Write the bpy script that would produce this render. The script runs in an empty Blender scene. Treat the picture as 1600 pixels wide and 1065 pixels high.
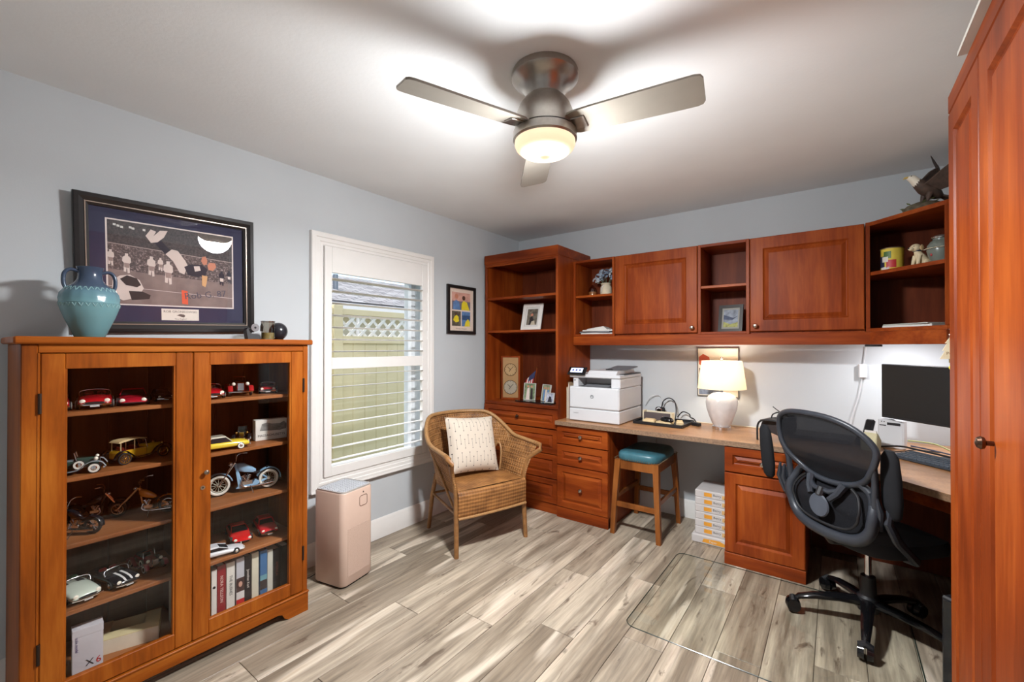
import bpy, bmesh, math, random
from mathutils import Vector, Matrix
random.seed(7)
PI = math.pi
S = bpy.context.scene
COL = S.collection
def R(d): return math.radians(d)
def lin(c):
    return tuple(((x/255)/12.92 if x/255 <= .04045 else ((x/255+.055)/1.055)**2.4) for x in c)

# ------------------------------------------------------------------ camera
cam = bpy.data.cameras.new('camera'); camo = bpy.data.objects.new('camera', cam); COL.objects.link(camo)
cam.sensor_width = 36; cam.lens = 36*680/1600; cam.clip_start = .02; cam.clip_end = 200
cam.shift_y = (9.5-680*math.tan(R(.35)))/1600
camo.location = (2.613, -3.628, 1.355); camo.rotation_euler = (R(90.35), 0, R(36.65))
S.camera = camo

# ------------------------------------------------------------------ world, sun, exposure
S.view_settings.view_transform = 'Standard'; S.view_settings.look = 'None'
S.view_settings.gamma = 1; S.view_settings.use_curve_mapping = False
S.view_settings.exposure = 1.75
W = bpy.data.worlds.new('world'); S.world = W; W.use_nodes = True
wn = W.node_tree.nodes; wl = W.node_tree.links
bg = wn['Background']; sky = wn.new('ShaderNodeTexSky'); sky.sky_type = 'NISHITA'
sky.sun_disc = False; sky.sun_elevation = R(52); sky.sun_rotation = R(120); sky.air_density = 1.0; sky.dust_density = 1.2
wl.new(sky.outputs[0], bg.inputs[0]); bg.inputs[1].default_value = .112
sun = bpy.data.lights.new('sun_offscreen', 'SUN'); suno = bpy.data.objects.new('sun_offscreen', sun); COL.objects.link(suno)
sun.energy = 1.8; sun.angle = R(1.0); sun.color = (1, .95, .88); suno.rotation_euler = Vector((.72, .38, -1.15)).to_track_quat('-Z', 'Y').to_euler()

# ------------------------------------------------------------------ mesh helpers
def V(*a): return Vector(a)
class MB:
    def __init__(s): s.v = []; s.f = []; s.M = None
    def add(s, vs, fs):
        b = len(s.v)
        for p in vs:
            p = Vector(p); s.v.append(tuple(s.M @ p if s.M else p))
        s.f += [tuple(b+i for i in f) for f in fs]
        return s
    def box(s, x0, x1, y0, y1, z0, z1, c=0):
        if x0 > x1: x0, x1 = x1, x0
        if y0 > y1: y0, y1 = y1, y0
        if z0 > z1: z0, z1 = z1, z0
        if c <= 0:
            vs = [(x, y, z) for x in (x0, x1) for y in (y0, y1) for z in (z0, z1)]
            return s.add(vs, [(0, 1, 3, 2), (4, 6, 7, 5), (0, 4, 5, 1), (2, 3, 7, 6), (0, 2, 6, 4), (1, 5, 7, 3)])
        c = min(c, (x1-x0)*.45, (y1-y0)*.45, (z1-z0)*.45)
        vs = []; ix = {}
        for i in (0, 1):
            for j in (0, 1):
                for k in (0, 1):
                    X = (x0, x1)[i]; Y = (y0, y1)[j]; Z = (z0, z1)[k]
                    dx = c*(1-2*i); dy = c*(1-2*j); dz = c*(1-2*k)
                    for a, p in enumerate(((X, Y+dy, Z+dz), (X+dx, Y, Z+dz), (X+dx, Y+dy, Z))):
                        ix[i, j, k, a] = len(vs); vs.append(p)
        fs = []
        for i in (0, 1): fs.append(tuple(ix[i, j, k, 0] for j, k in ((0, 0), (1, 0), (1, 1), (0, 1))))
        for j in (0, 1): fs.append(tuple(ix[i, j, k, 1] for i, k in ((0, 0), (1, 0), (1, 1), (0, 1))))
        for k in (0, 1): fs.append(tuple(ix[i, j, k, 2] for i, j in ((0, 0), (1, 0), (1, 1), (0, 1))))
        for i in (0, 1):
            for j in (0, 1): fs.append((ix[i, j, 0, 0], ix[i, j, 1, 0], ix[i, j, 1, 1], ix[i, j, 0, 1]))
        for i in (0, 1):
            for k in (0, 1): fs.append((ix[i, 0, k, 0], ix[i, 1, k, 0], ix[i, 1, k, 2], ix[i, 0, k, 2]))
        for j in (0, 1):
            for k in (0, 1): fs.append((ix[0, j, k, 1], ix[1, j, k, 1], ix[1, j, k, 2], ix[0, j, k, 2]))
        for i in (0, 1):
            for j in (0, 1):
                for k in (0, 1): fs.append((ix[i, j, k, 0], ix[i, j, k, 1], ix[i, j, k, 2]))
        return s.add(vs, fs)
    def loft(s, rings, closed=True, cap=True, loop=False):
        n = len(rings[0]); vs = [p for r in rings for p in r]; fs = []
        m = len(rings)
        for i in range(m if loop else m-1):
            a = i*n; b = ((i+1) % m)*n
            for j in range(n if closed else n-1):
                k = (j+1) % n
                fs.append((a+j, a+k, b+k, b+j))
        if cap and closed and not loop:
            fs.append(tuple(range(n))); fs.append(tuple((m-1)*n+j for j in range(n)))
        return s.add(vs, fs)
    def cyl(s, p0, p1, r0, r1=None, n=16):
        p0 = Vector(p0); p1 = Vector(p1); r1 = r0 if r1 is None else r1
        return s.tube([p0, p1], [r0, r1], n)
    def tube(s, pts, r, n=8, loop=False, flat=None):
        pts = [Vector(p) for p in pts]; m = len(pts)
        rs = r if isinstance(r, (list, tuple)) else [r]*m
        rings = []; up = None
        for i, p in enumerate(pts):
            if loop: t = pts[(i+1) % m]-pts[i-1]
            else: t = pts[min(i+1, m-1)]-pts[max(i-1, 0)]
            t.normalize()
            if up is None:
                up = Vector((0, 0, 1)) if abs(t.z) < .9 else Vector((1, 0, 0))
            u = (up-t*up.dot(t)); u.normalize(); w = t.cross(u); up = u
            fu, fw = flat if flat else (1, 1)
            rings.append([p+u*math.cos(2*PI*k/n)*rs[i]*fu+w*math.sin(2*PI*k/n)*rs[i]*fw for k in range(n)])
        return s.loft(rings, True, True, loop)
    def lathe(s, prof, n=24, c=(0, 0, 0)):
        rings = [[(c[0]+max(r, 1e-4)*math.cos(2*PI*k/n), c[1]+max(r, 1e-4)*math.sin(2*PI*k/n), c[2]+z) for k in range(n)] for r, z in prof]
        return s.loft(rings)
    def ball(s, c, r, n=16, m=10):
        rx, ry, rz = r if isinstance(r, (list, tuple)) else (r, r, r)
        rings = []
        for i in range(m+1):
            a = -PI/2+PI*i/m; q = max(math.cos(a), 1e-3)
            rings.append([(c[0]+rx*q*math.cos(2*PI*k/n), c[1]+ry*q*math.sin(2*PI*k/n), c[2]+rz*math.sin(a)) for k in range(n)])
        return s.loft(rings)
    def torus(s, c, R0, r, ax='y', n=28, m=8):
        pts = []
        for k in range(n):
            a = 2*PI*k/n; p = {'y': (R0*math.cos(a), 0, R0*math.sin(a)), 'z': (R0*math.cos(a), R0*math.sin(a), 0), 'x': (0, R0*math.cos(a), R0*math.sin(a))}[ax]
            pts.append((c[0]+p[0], c[1]+p[1], c[2]+p[2]))
        return s.tube(pts, r, m, True)
    def prism(s, poly, a, b, ax='z'):
        def P(q, h): return {'z': (q[0], q[1], h), 'y': (q[0], h, q[1]), 'x': (h, q[0], q[1])}[ax]
        return s.loft([[P(q, a) for q in poly], [P(q, b) for q in poly]])
    def build(s, name, mat, parent=None, smooth=35, sub=0):
        me = bpy.data.meshes.new(name); me.from_pydata(s.v, [], s.f)
        bm = bmesh.new(); bm.from_mesh(me); bmesh.ops.recalc_face_normals(bm, faces=bm.faces); bm.to_mesh(me); bm.free()
        if smooth:
            me.shade_smooth(); me.set_sharp_from_angle(angle=R(smooth))
        return link(name, me, mat, parent, sub)
def link(name, me, mat, parent=None, sub=0):
    o = bpy.data.objects.new(name, me); COL.objects.link(o)
    if mat is not None: me.materials.append(mat)
    if parent is not None: o.parent = parent
    if sub:
        m = o.modifiers.new('sub', 'SUBSURF'); m.levels = sub; m.render_levels = sub
    return o
def tag(o, label, cat, group=None, kind=None):
    o['label'] = label; o['category'] = cat
    if group: o['group'] = group
    if kind: o['kind'] = kind
    return o
def thing(name, label, cat, loc=(0, 0, 0), rz=0, group=None):
    o = bpy.data.objects.new(name, None); COL.objects.link(o); o.empty_display_size = .05
    o.location = loc; o.rotation_euler = (0, 0, R(rz))
    return tag(o, label, cat, group)
def box(name, mat, parent, x0, x1, y0, y1, z0, z1, c=.0015):
    return MB().box(x0, x1, y0, y1, z0, z1, c).build(name, mat, parent, smooth=0)
def struct(o): o['kind'] = 'structure'; return o
def text(name, txt, size, mat, parent, loc, rot, align='CENTER', sx=1.0):
    cu = bpy.data.curves.new('t', 'FONT'); cu.body = txt; cu.size = size; cu.extrude = .0002; cu.align_x = align; cu.align_y = 'CENTER'; cu.resolution_u = 2
    o = bpy.data.objects.new('t', cu); me = bpy.data.meshes.new_from_object(o)
    bpy.data.objects.remove(o); bpy.data.curves.remove(cu)
    me.name = name; me.materials.clear()
    o = link(name, me, mat, parent); o.location = loc; o.rotation_euler = rot; o.scale = (sx, 1, 1)
    return o

# ------------------------------------------------------------------ materials
def newmat(name):
    m = bpy.data.materials.new(name); m.use_nodes = True
    nt = m.node_tree; return m, nt, nt.nodes, nt.links, nt.nodes['Principled BSDF']
def coord(N, L, scale=(1, 1, 1), src='Object', rot=(0, 0, 0)):
    tc = N.new('ShaderNodeTexCoord'); mp = N.new('ShaderNodeMapping'); mp.inputs['Scale'].default_value = scale; mp.inputs['Rotation'].default_value = rot
    L.new(tc.outputs[src], mp.inputs[0]); return mp.outputs[0]
def noise(N, L, vec, scale, detail=3, rough=.5, dist=0):
    n = N.new('ShaderNodeTexNoise'); n.inputs['Scale'].default_value = scale; n.inputs['Detail'].default_value = detail
    n.inputs['Roughness'].default_value = rough; n.inputs['Distortion'].default_value = dist
    L.new(vec, n.inputs['Vector']); return n.outputs[0]
def ramp(N, L, fac, stops):
    r = N.new('ShaderNodeValToRGB'); e = r.color_ramp.elements
    while len(e) < len(stops): e.new(.5)
    for el, (p, c) in zip(e, stops): el.position = p; el.color = (*c, 1)
    L.new(fac, r.inputs[0]); return r.outputs[0]
def mix(N, L, fac, a, b, mode='MIX'):
    m = N.new('ShaderNodeMix'); m.data_type = 'RGBA'; m.blend_type = mode
    for sock, val in ((m.inputs[0], fac), (m.inputs[6], a), (m.inputs[7], b)):
        if hasattr(val, 'links'): L.new(val, sock)
        elif isinstance(val, (int, float)): sock.default_value = val
        else: sock.default_value = (*val, 1)
    return m.outputs[2]
def math_(N, L, op, a, b=0):
    m = N.new('ShaderNodeMath'); m.operation = op
    for sock, val in ((m.inputs[0], a), (m.inputs[1], b)):
        if hasattr(val, 'links'): L.new(val, sock)
        else: sock.default_value = val
    return m.outputs[0]
def bump(N, L, bs, h, strength, dist):
    b = N.new('ShaderNodeBump'); b.inputs['Strength'].default_value = strength; b.inputs['Distance'].default_value = dist
    L.new(h, b.inputs['Height']); L.new(b.outputs[0], bs.inputs['Normal'])
_mc = {}
def M(name, col, rough=.5, metal=0, var=.06, vs=14, bmp=0, bs=80, spec=.5, coat=0):
    if name in _mc: return _mc[name]
    m, nt, N, L, B = newmat(name)
    c = lin(col); vec = coord(N, L)
    n = noise(N, L, vec, vs, 3)
    lo = tuple(x*(1-var) for x in c); hi = tuple(min(1, x*(1+var)) for x in c)
    L.new(ramp(N, L, n, [(.3, lo), (.7, hi)]), B.inputs['Base Color'])
    B.inputs['Roughness'].default_value = rough; B.inputs['Metallic'].default_value = metal
    B.inputs['Specular IOR Level'].default_value = spec; B.inputs['Coat Weight'].default_value = coat
    if bmp: bump(N, L, B, noise(N, L, vec, bs, 3), bmp, .002)
    _mc[name] = m; return m
def wood(name, dark, mid, light, axis='z', rough=.42, coat=.0, scale=1):
    m, nt, N, L, B = newmat(name)
    st = {'z': (1, 1, .09), 'x': (.09, 1, 1), 'y': (1, .09, 1)}[axis]
    vec = coord(N, L, st)
    n1 = noise(N, L, vec, 9*scale, 4, .55, .6); n2 = noise(N, L, vec, 70*scale, 3, .6)
    st2 = {'z': (1, 1, .35), 'x': (.35, 1, 1), 'y': (1, .35, 1)}[axis]
    n3 = noise(N, L, coord(N, L, st2), 5, 2)
    f = math_(N, L, 'ADD', math_(N, L, 'MULTIPLY', n1, .5), math_(N, L, 'MULTIPLY', n3, .5))
    f = math_(N, L, 'ADD', f, math_(N, L, 'MULTIPLY', math_(N, L, 'SUBTRACT', n2, .5), .22))
    L.new(ramp(N, L, f, [(.33, lin(dark)), (.5, lin(mid)), (.68, lin(light))]), B.inputs['Base Color'])
    B.inputs['Roughness'].default_value = rough; B.inputs['Coat Weight'].default_value = coat; B.inputs['Specular IOR Level'].default_value = .18
    bump(N, L, B, n2, .06, .001)
    return m
def emis(name, col, st):
    m, nt, N, L, B = newmat(name); c = lin(col)
    B.inputs['Base Color'].default_value = (*c, 1); B.inputs['Emission Color'].default_value = (*c, 1); B.inputs['Emission Strength'].default_value = st
    n = noise(N, L, coord(N, L), 20); L.new(ramp(N, L, n, [(0, tuple(x*.97 for x in c)), (1, c)]), B.inputs['Base Color'])
    return m
def thin_glass(name, tint=(1, 1, 1), gl=.05, rough=.0):
    m, nt, N, L, B = newmat(name); N.remove(B); out = N['Material Output']
    t = N.new('ShaderNodeBsdfTransparent'); t.inputs[0].default_value = (*tint, 1)
    g = N.new('ShaderNodeBsdfGlossy'); g.inputs['Roughness'].default_value = rough
    fr = N.new('ShaderNodeFresnel'); fr.inputs[0].default_value = 1.45
    ge = N.new('ShaderNodeNewGeometry'); front = math_(N, L, 'SUBTRACT', 1, ge.outputs['Backfacing'])
    mx = N.new('ShaderNodeMixShader'); L.new(math_(N, L, 'MULTIPLY', math_(N, L, 'ADD', fr.outputs[0], gl-.04), front), mx.inputs[0]); L.new(t.outputs[0], mx.inputs[1]); L.new(g.outputs[0], mx.inputs[2])
    L.new(mx.outputs[0], out.inputs[0]); return m

cherry = wood('cherry_upright_grain', (92, 34, 8), (130, 54, 15), (162, 80, 28), 'z')
cherry_h = wood('cherry_level_grain', (92, 34, 8), (130, 54, 15), (162, 80, 28), 'x')
cherry_in = wood('cherry_inside', (78, 34, 18), (106, 48, 26), (130, 64, 36), 'z', .5, 0)
oak = wood('oak_upright_grain', (104, 48, 8), (146, 74, 16), (176, 102, 32), 'z', .42, .0, 1.4)
oak_h = wood('oak_level_grain', (104, 48, 8), (146, 74, 16), (176, 102, 32), 'x', .42, .0, 1.4)
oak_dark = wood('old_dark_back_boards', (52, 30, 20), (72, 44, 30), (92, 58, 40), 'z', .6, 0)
oak_shelf = wood('oak_shelf', (110, 62, 30), (142, 86, 46), (165, 106, 62), 'x', .5, 0)
stoolwood = wood('walnut_stool', (92, 50, 20), (128, 74, 32), (156, 96, 48), 'z', .35)
white_paint = M('white_paint', (226, 224, 220), .4, var=.015)
knob_m = M('dark_bronze_knob', (96, 72, 58), .25, .9)
nickel = M('nickel_knob', (190, 180, 168), .22, 1)
steel = M('brushed_nickel', (168, 162, 154), .32, 1, .05, 60)
chrome = M('chrome', (215, 215, 218), .12, 1, .02)
black_pl = M('black_plastic', (24, 25, 28), .45)
black_gl = M('black_gloss', (16, 16, 18), .12)
white_pl = M('white_plastic', (206, 208, 211), .35, var=.01)
paper = M('white_paper', (214, 212, 207), .8, var=.02)
cream = M('cream_paper', (216, 205, 178), .8)
rubber = M('tyre_rubber', (22, 22, 23), .7)
glass = thin_glass('clear_glass')
cab_glass = thin_glass('old_cabinet_glass', (.97, .97, .97), .045)
ink = M('black_ink', (30, 28, 30), .8)

# wall, ceiling
def plaster(name, col, sc, st, dist):
    m, nt, N, L, B = newmat(name); vec = coord(N, L); c = lin(col)
    n = noise(N, L, vec, 2.5, 3)
    L.new(ramp(N, L, n, [(.3, tuple(x*.97 for x in c)), (.7, tuple(min(1, x*1.02) for x in c))]), B.inputs['Base Color'])
    B.inputs['Roughness'].default_value = .75
    bump(N, L, B, noise(N, L, vec, sc, 4, .6), st, dist); return m
wall_m = plaster('blue_grey_wall_paint', (190, 195, 198), 160, .12, .002)
ceil_m = plaster('white_knockdown_ceiling', (228, 230, 230), 55, .13, .005)

# floor planks
def plank_mat():
    m, nt, N, L, B = newmat('vinyl_plank')
    oi = N.new('ShaderNodeObjectInfo'); tc = N.new('ShaderNodeTexCoord')
    cm = N.new('ShaderNodeCombineXYZ'); L.new(math_(N, L, 'MULTIPLY', oi.outputs['Random'], 37), cm.inputs[0]); L.new(math_(N, L, 'MULTIPLY', oi.outputs['Random'], 91), cm.inputs[1])
    ad = N.new('ShaderNodeVectorMath'); L.new(tc.outputs['Object'], ad.inputs[0]); L.new(cm.outputs[0], ad.inputs[1])
    def mp(sx, sy):
        p = N.new('ShaderNodeMapping'); p.inputs['Scale'].default_value = (sx, sy, 1); L.new(ad.outputs[0], p.inputs[0]); return p.outputs[0]
    g1 = noise(N, L, mp(9, .9), 1.0, 5, .6, .5); g2 = noise(N, L, mp(60, 3), 1.0, 4, .6); g3 = noise(N, L, mp(5.5, .55), 1.0, 2, .5, .3)
    kn = noise(N, L, mp(16, 4.2), 1.0, 4, .65, .8)
    tone = ramp(N, L, oi.outputs['Random'], [(0, lin((134, 124, 110))), (.2, lin((182, 170, 154))), (.45, lin((202, 192, 176))), (.7, lin((170, 158, 142))), (.88, lin((204, 194, 178))), (1, lin((126, 116, 102)))])
    c = mix(N, L, ramp(N, L, g1, [(.36, (1, 1, 1)), (.6, (0, 0, 0))]), tone, lin((130, 119, 105)))
    c = mix(N, L, ramp(N, L, g3, [(.56, (0, 0, 0)), (.6, (.85, .85, .85))]), c, lin((210, 201, 188)))
    c = mix(N, L, ramp(N, L, kn, [(.3, (.9, .9, .9)), (.4, (0, 0, 0))]), c, lin((96, 82, 70)))
    c = mix(N, L, .55, c, ramp(N, L, g2, [(.3, lin((112, 104, 94))), (.7, lin((212, 206, 196)))]), 'OVERLAY')
    L.new(c, B.inputs['Base Color']); B.inputs['Roughness'].default_value = .42
    bump(N, L, B, g2, .08, .001); return m
plank_m = plank_mat()

# ------------------------------------------------------------------ room shell
XR, YR, HC = 3.39, -4.6, 2.44
gap = M('plank_joint', (92, 80, 68), .8)
fl = struct(MB().box(-.02, XR+.02, YR-.02, .02, -.06, -.004).build('floor', gap, None, 0))
pw, pl = .181, 1.22; cache = {}
x = 0.0; ci = 0
while x < XR-.01:
    w = min(pw, XR-x); off = (ci*.437 % 1)*pl; y = -off
    while y > YR:
        y1 = min(y, 0) if y <= 0 else 0
        a = max(y-pl, YR); b = min(y, 0)
        if ci == 0 and False: pass
        if b-a > .02:
            key = (round(w, 3), round(b-a, 3))
            if key not in cache:
                mb = MB(); l = b-a; e = .0012
                mb.loft([[(e, -l+e, -.004), (w-e, -l+e, -.004), (w-e, -e, -.004), (e, -e, -.004)],
                         [(e, -l+e, -.001), (w-e, -l+e, -.001), (w-e, -e, -.001), (e, -e, -.001)],
                         [(2*e, -l+2*e, 0), (w-2*e, -l+2*e, 0), (w-2*e, -2*e, 0), (2*e, -2*e, 0)]])
                o = mb.build('plank', plank_m, fl, 0); cache[key] = o.data
            else: o = link('plank', cache[key], None, fl)
            o.location = (x, b, 0)
        y -= pl
    if off > .02:
        l = off; key = (round(w, 3), round(l, 3)); mb = MB(); e = .0012
        mb.loft([[(e, -l+e, -.004), (w-e, -l+e, -.004), (w-e, -e, -.004), (e, -e, -.004)],
                 [(e, -l+e, -.001), (w-e, -l+e, -.001), (w-e, -e, -.001), (e, -e, -.001)],
                 [(2*e, -l+2*e, 0), (w-2*e, -l+2*e, 0), (w-2*e, -2*e, 0), (2*e, -2*e, 0)]])
        o = mb.build('plank', plank_m, fl, 0); o.location = (x, 0, 0)
    x += pw; ci += 1
struct(MB().box(-.3, XR+.15, YR-.15, .15, HC, HC+.08).build('ceiling', ceil_m, None, 0))
WY0, WY1, WZ0, WZ1 = -2.14, -1.265, .52, 2.005      # window hole
mb = MB()
mb.box(-.26, 0, YR-.15, WY0, 0, HC); mb.box(-.26, 0, WY1, .15, 0, HC); mb.box(-.26, 0, WY0, WY1, 0, WZ0); mb.box(-.26, 0, WY0, WY1, WZ1, HC)
struct(mb.build('wall_left', wall_m, None, 0))
struct(MB().box(0, XR+.15, 0, .15, 0, HC).build('wall_back', wall_m, None, 0))
struct(MB().box(XR, XR+.15, YR-.15, 0, 0, HC).build('wall_right', wall_m, None, 0))
struct(MB().box(0, XR, YR-.15, YR, 0, HC).build('wall_rear', wall_m, None, 0))
def baseboard(name, L, rz, loc):
    prof = [(0, 0), (-.014, 0), (-.014, .105), (-.011, .112), (-.011, .12), (-.007, .132), (-.004, .14), (0, .14)]
    o = MB().prism(prof, 0, L, 'x').build(name, white_paint, None, 30); o.location = loc; o.rotation_euler = (0, 0, R(rz)); return struct(o)
baseboard('baseboard_left', 4.55-.6, 90, (0, -4.55, 0))
baseboard('baseboard_back', .775, 0, (1.262, 0, 0))

# window with plantation shutter (local: x along the wall, -y into the room)
win = bpy.data.objects.new('window_1', None); COL.objects.link(win); win.location = (0, -2.219, 0); win.rotation_euler = (0, 0, R(90)); win['kind'] = 'structure'
win['label'] = 'window with white plantation shutter and wide casing'
x0, x1, z0, z1 = 0, 1.018, .447, 2.078
def ringframe(mb, x0, x1, z0, z1, prof):
    rings = []
    for (i, y) in prof:
        rings.append([(x0+i, y, z0+i), (x1-i, y, z0+i), (x1-i, y, z1-i), (x0+i, y, z1-i)])
    return mb.loft(rings, True, False)
mb = MB(); ringframe(mb, x0, x1, z0, z1, [(0, 0), (0, -.028), (.006, -.032), (.03, -.032), (.034, -.026), (.055, -.026), (.06, -.022), (.075, -.022), (.079, -.018), (.083, -.018), (.083, .0)])
mb.build('casing', white_paint, win, 30)
box('sill_ledge', white_paint, win, x0, x1, -.034, -.024, z0, z0+.012)
sx0, sx1, sz0, sz1 = .086, .946, .53, 1.998
lx0, lx1 = .136, .893
mb = MB(); mb.box(sx0, lx0, -.03, -.002, sz0, sz1, .003); mb.build('shutter_stile', white_paint, win, 0)
mb = MB(); mb.box(lx1, sx1, -.03, -.002, sz0, sz1, .003); mb.build('shutter_stile', white_paint, win, 0)
for a, b in ((1.832, sz1), (1.213, 1.287), (sz0, .59)):
    mb = MB(); mb.box(lx0, lx1, -.029, -.003, a, b, .003); mb.build('shutter_rail', white_paint, win, 0)
lou = MB()
ringp = []
for xx in (lx0, lx1):
    ringp.append([(xx, .031*math.cos(2*PI*k/12), .0038*math.sin(2*PI*k/12)) for k in range(12)])
lou.loft(ringp); lo = None
for (a, b, n) in ((1.287, 1.832, 7), (.59, 1.213, 8)):
    for k in range(n):
        zz = a+(b-a)*(k+.5)/n
        if lo is None: lo = lou.build('louver', white_paint, win, 40); o = lo
        else: o = link('louver', lo.data, None, win)
        o.location = (0, -.014, zz); o.rotation_euler = (R(-6), 0, 0)
for zz in (.75, 1.05, 1.45, 1.75):
    MB().box(sx1-.004, sx1+.004, -.034, -.028, zz-.03, zz+.03, .002).build('hinge', white_paint, win, 0)
# sash set deep in the reveal
hx0, hx1 = WY0+2.219, WY1+2.219
mb = MB(); ringframe(mb, hx0, hx1, WZ0, WZ1, [(0, .17), (0, .13), (.035, .13), (.035, .17)]); mb.build('sash_frame', white_pl, win, 30)
box('meeting_rail', white_pl, win, hx0+.03, hx1-.03, .135, .165, 1.235, 1.27)
MB().box(hx0+.03, hx1-.03, .15, .154, WZ0+.03, 1.24).build('pane', glass, win, 0)
MB().box(hx0+.03, hx1-.03, .15, .154, 1.265, WZ1-.03).build('pane', glass, win, 0)

# ------------------------------------------------------------------ outside: ground, fence, neighbour house
lawn = M('lawn', (96, 118, 62), .9, bmp=.4)
g = struct(MB().box(-14, -.26, -8, 14, -.3, -.2).build('ground', lawn, None, 0)); g['label'] = 'lawn outside the window'
vinyl = M('tan_vinyl', (216, 200, 156), .45, var=.02)
vinyl_w = M('pale_vinyl_lattice', (228, 224, 212), .45, var=.02)
fe = thing('vinyl_fence', 'tan vinyl privacy fence with lattice top outside the window', 'fence', (-2.2, -3.2, -.2), 90)
for k in range(30):
    box('board', vinyl, fe, k*.17, k*.17+.168, -.02, .02, 0, 1.64, .004)
box('rail', vinyl, fe, 0, 5.1, -.04, .04, 1.6, 1.69); box('rail', vinyl, fe, 0, 5.1, -.045, .045, 1.95, 2.02)
for k in (0, 1, 2): box('post', vinyl, fe, -.06+k*2.5, .06+k*2.5, -.06, .06, 0, 2.06, .006)
mb = MB()
for k in range(-2, 35):
    for sgn in (1, -1):
        mb.M = Matrix.Translation((k*.155, .006*sgn, 1.82)) @ Matrix.Rotation(R(45*sgn), 4, 'Y')
        mb.box(-.22, .22, -.004, .004, -.018, .018)
la = mb.build('lattice', vinyl_w, fe, 0); la['kind'] = 'stuff'
nb = thing('neighbour_house', 'neighbouring house with grey shingle roof beyond the fence', 'house', (-4.1, -6, -.2), 90)
stucco = M('tan_stucco', (206, 200, 184), .8)
def shingle():
    m, nt, N, L, B = newmat('grey_shingles'); tc = coord(N, L, (1, 1, 1))
    b = N.new('ShaderNodeTexBrick'); L.new(tc, b.inputs['Vector']); b.inputs['Scale'].default_value = 1
    b.inputs['Brick Width'].default_value = .3; b.inputs['Row Height'].default_value = .14; b.inputs['Mortar Size'].default_value = .012; b.inputs['Bias'].default_value = 0
    b.inputs['Color1'].default_value = (*lin((168, 164, 158)), 1); b.inputs['Color2'].default_value = (*lin((126, 122, 118)), 1); b.inputs['Mortar'].default_value = (*lin((84, 82, 80)), 1)
    L.new(b.outputs[0], B.inputs['Base Color']); B.inputs['Roughness'].default_value = .9; return m
box('house_wall', stucco, nb, 0, 12.0, 0, 5, 0, 2.24)
roofo = MB().loft([[(-.3, 0, -.02), (12.3, 0, -.02), (12.3, 0, .05), (-.3, 0, .05)], [(-.3, 2.75, -.02), (10.2, 2.75, -.02), (10.2, 2.75, .05), (-.3, 2.75, .05)]]).build('roof', shingle(), nb, 0)
roofo.location = (0, -.45, 2.24); roofo.rotation_euler = (R(18), 0, 0)
rf2 = MB().loft([[(-.3, 0, -.02), (10.2, 0, -.02), (10.2, 0, .05), (-.3, 0, .05)], [(-.3, 3.2, -.02), (12.3, 3.2, -.02), (12.3, 3.2, .05), (-.3, 3.2, .05)]]).build('roof', roofo.data.materials[0], nb, 0)
rf2.location = (0, 2.16, 3.085); rf2.rotation_euler = (R(-18), 0, 0)
box('gutter', white_paint, nb, -.3, 12.3, -.55, -.44, 2.14, 2.25)
box('soffit', white_paint, nb, -.3, 12.3, -.44, 0, 2.2, 2.22)
MB().cyl((6.6, -.4, 0.0), (6.6, -.4, 2.18), .035).build('downspout', white_paint, nb)
MB().cyl((6.75, .5, 2.5), (6.75, .5, 2.86), .045).build('vent_pipe', M('galvanised', (120, 122, 126), .4, .8), nb)

# ================================================================== furniture (fronts face local -y)
def panel(name, mat, parent, x0, x1, z0, z1, yf, t=.02, fw=.055, knob=None, km=None, pm=None):
    def rings(pr): return [[(x0+i, yf-d, z0+i), (x1-i, yf-d, z0+i), (x1-i, yf-d, z1-i), (x0+i, yf-d, z1-i)] for i, d in pr]
    mb = MB(); mb.loft(rings([(0, 0), (0, t-.004), (.004, t), (fw, t), (fw+.007, t-.009)]), True, False)
    mb.f.append((0, 1, 2, 3)); d = mb.build(name, mat, parent, 0)
    mb = MB(); mb.loft(rings([(fw+.0065, t-.009), (fw+.011, t-.011), (fw+.034, t-.001), (fw+.036, t-.001)]), True, False)
    mb.f.append((12, 13, 14, 15)); mb.build('raised_panel', pm or mat, d, 0)
    if knob:
        o = MB().lathe([(.006, 0), (.006, .012), (.014, .016), (.016, .022), (.012, .029), (.003, .032)], 14).build('knob', km or nickel, d)
        o.location = (knob[0], yf-t, knob[1]); o.rotation_euler = (R(90), 0, 0)
    return d

# ---- tall bookcase with drawers in the corner
bk = thing('tall_bookcase', 'tall cherry bookcase with open shelves over four drawers', 'bookcase', (.04, -.006, 0))
w, d = .77, .575
box('side_panel', cherry, bk, 0, .022, -d, 0, 0, 2.11); box('side_panel', cherry, bk, w-.022, w, -d, 0, 0, 2.11)
box('back_panel', cherry_in, bk, .022, w-.022, -.012, 0, .08, 2.11)
MB().box(-.004, w+.004, -d-.008, 0, 2.105, 2.185, .003).box(.002, w-.002, -d-.004, -d+.02, 2.092, 2.106, .003).build('crown', cherry_h, bk, 0)
box('top_rail', cherry_h, bk, .02, w-.02, -d+.002, -d+.02, 2.078, 2.1)
for z in (1.78, 1.484): box('shelf', cherry_h, bk, .022, w-.022, -d+.008, -.012, z, z+.02)
MB().box(.022, w-.022, -d, -.012, .848, .873).box(-.001, w+.001, -d-.006, -d+.004, .846, .873, .003).build('lower_shelf', cherry_h, bk, 0)
for (a, b, kn) in ((.688, .843, 1), (.485, .68, 0), (.285, .479, 0), (.086, .279, 0)):
    panel('drawer', cherry_h, bk, .002, w-.002, a, b, -d+.006, .022, .04, (w/2, (a+b)/2) if kn else (w/2, (a+b)/2), knob_m)
box('plinth', cherry_h, bk, 0, w, -d-.002, -d+.03, 0, .082)

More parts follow.
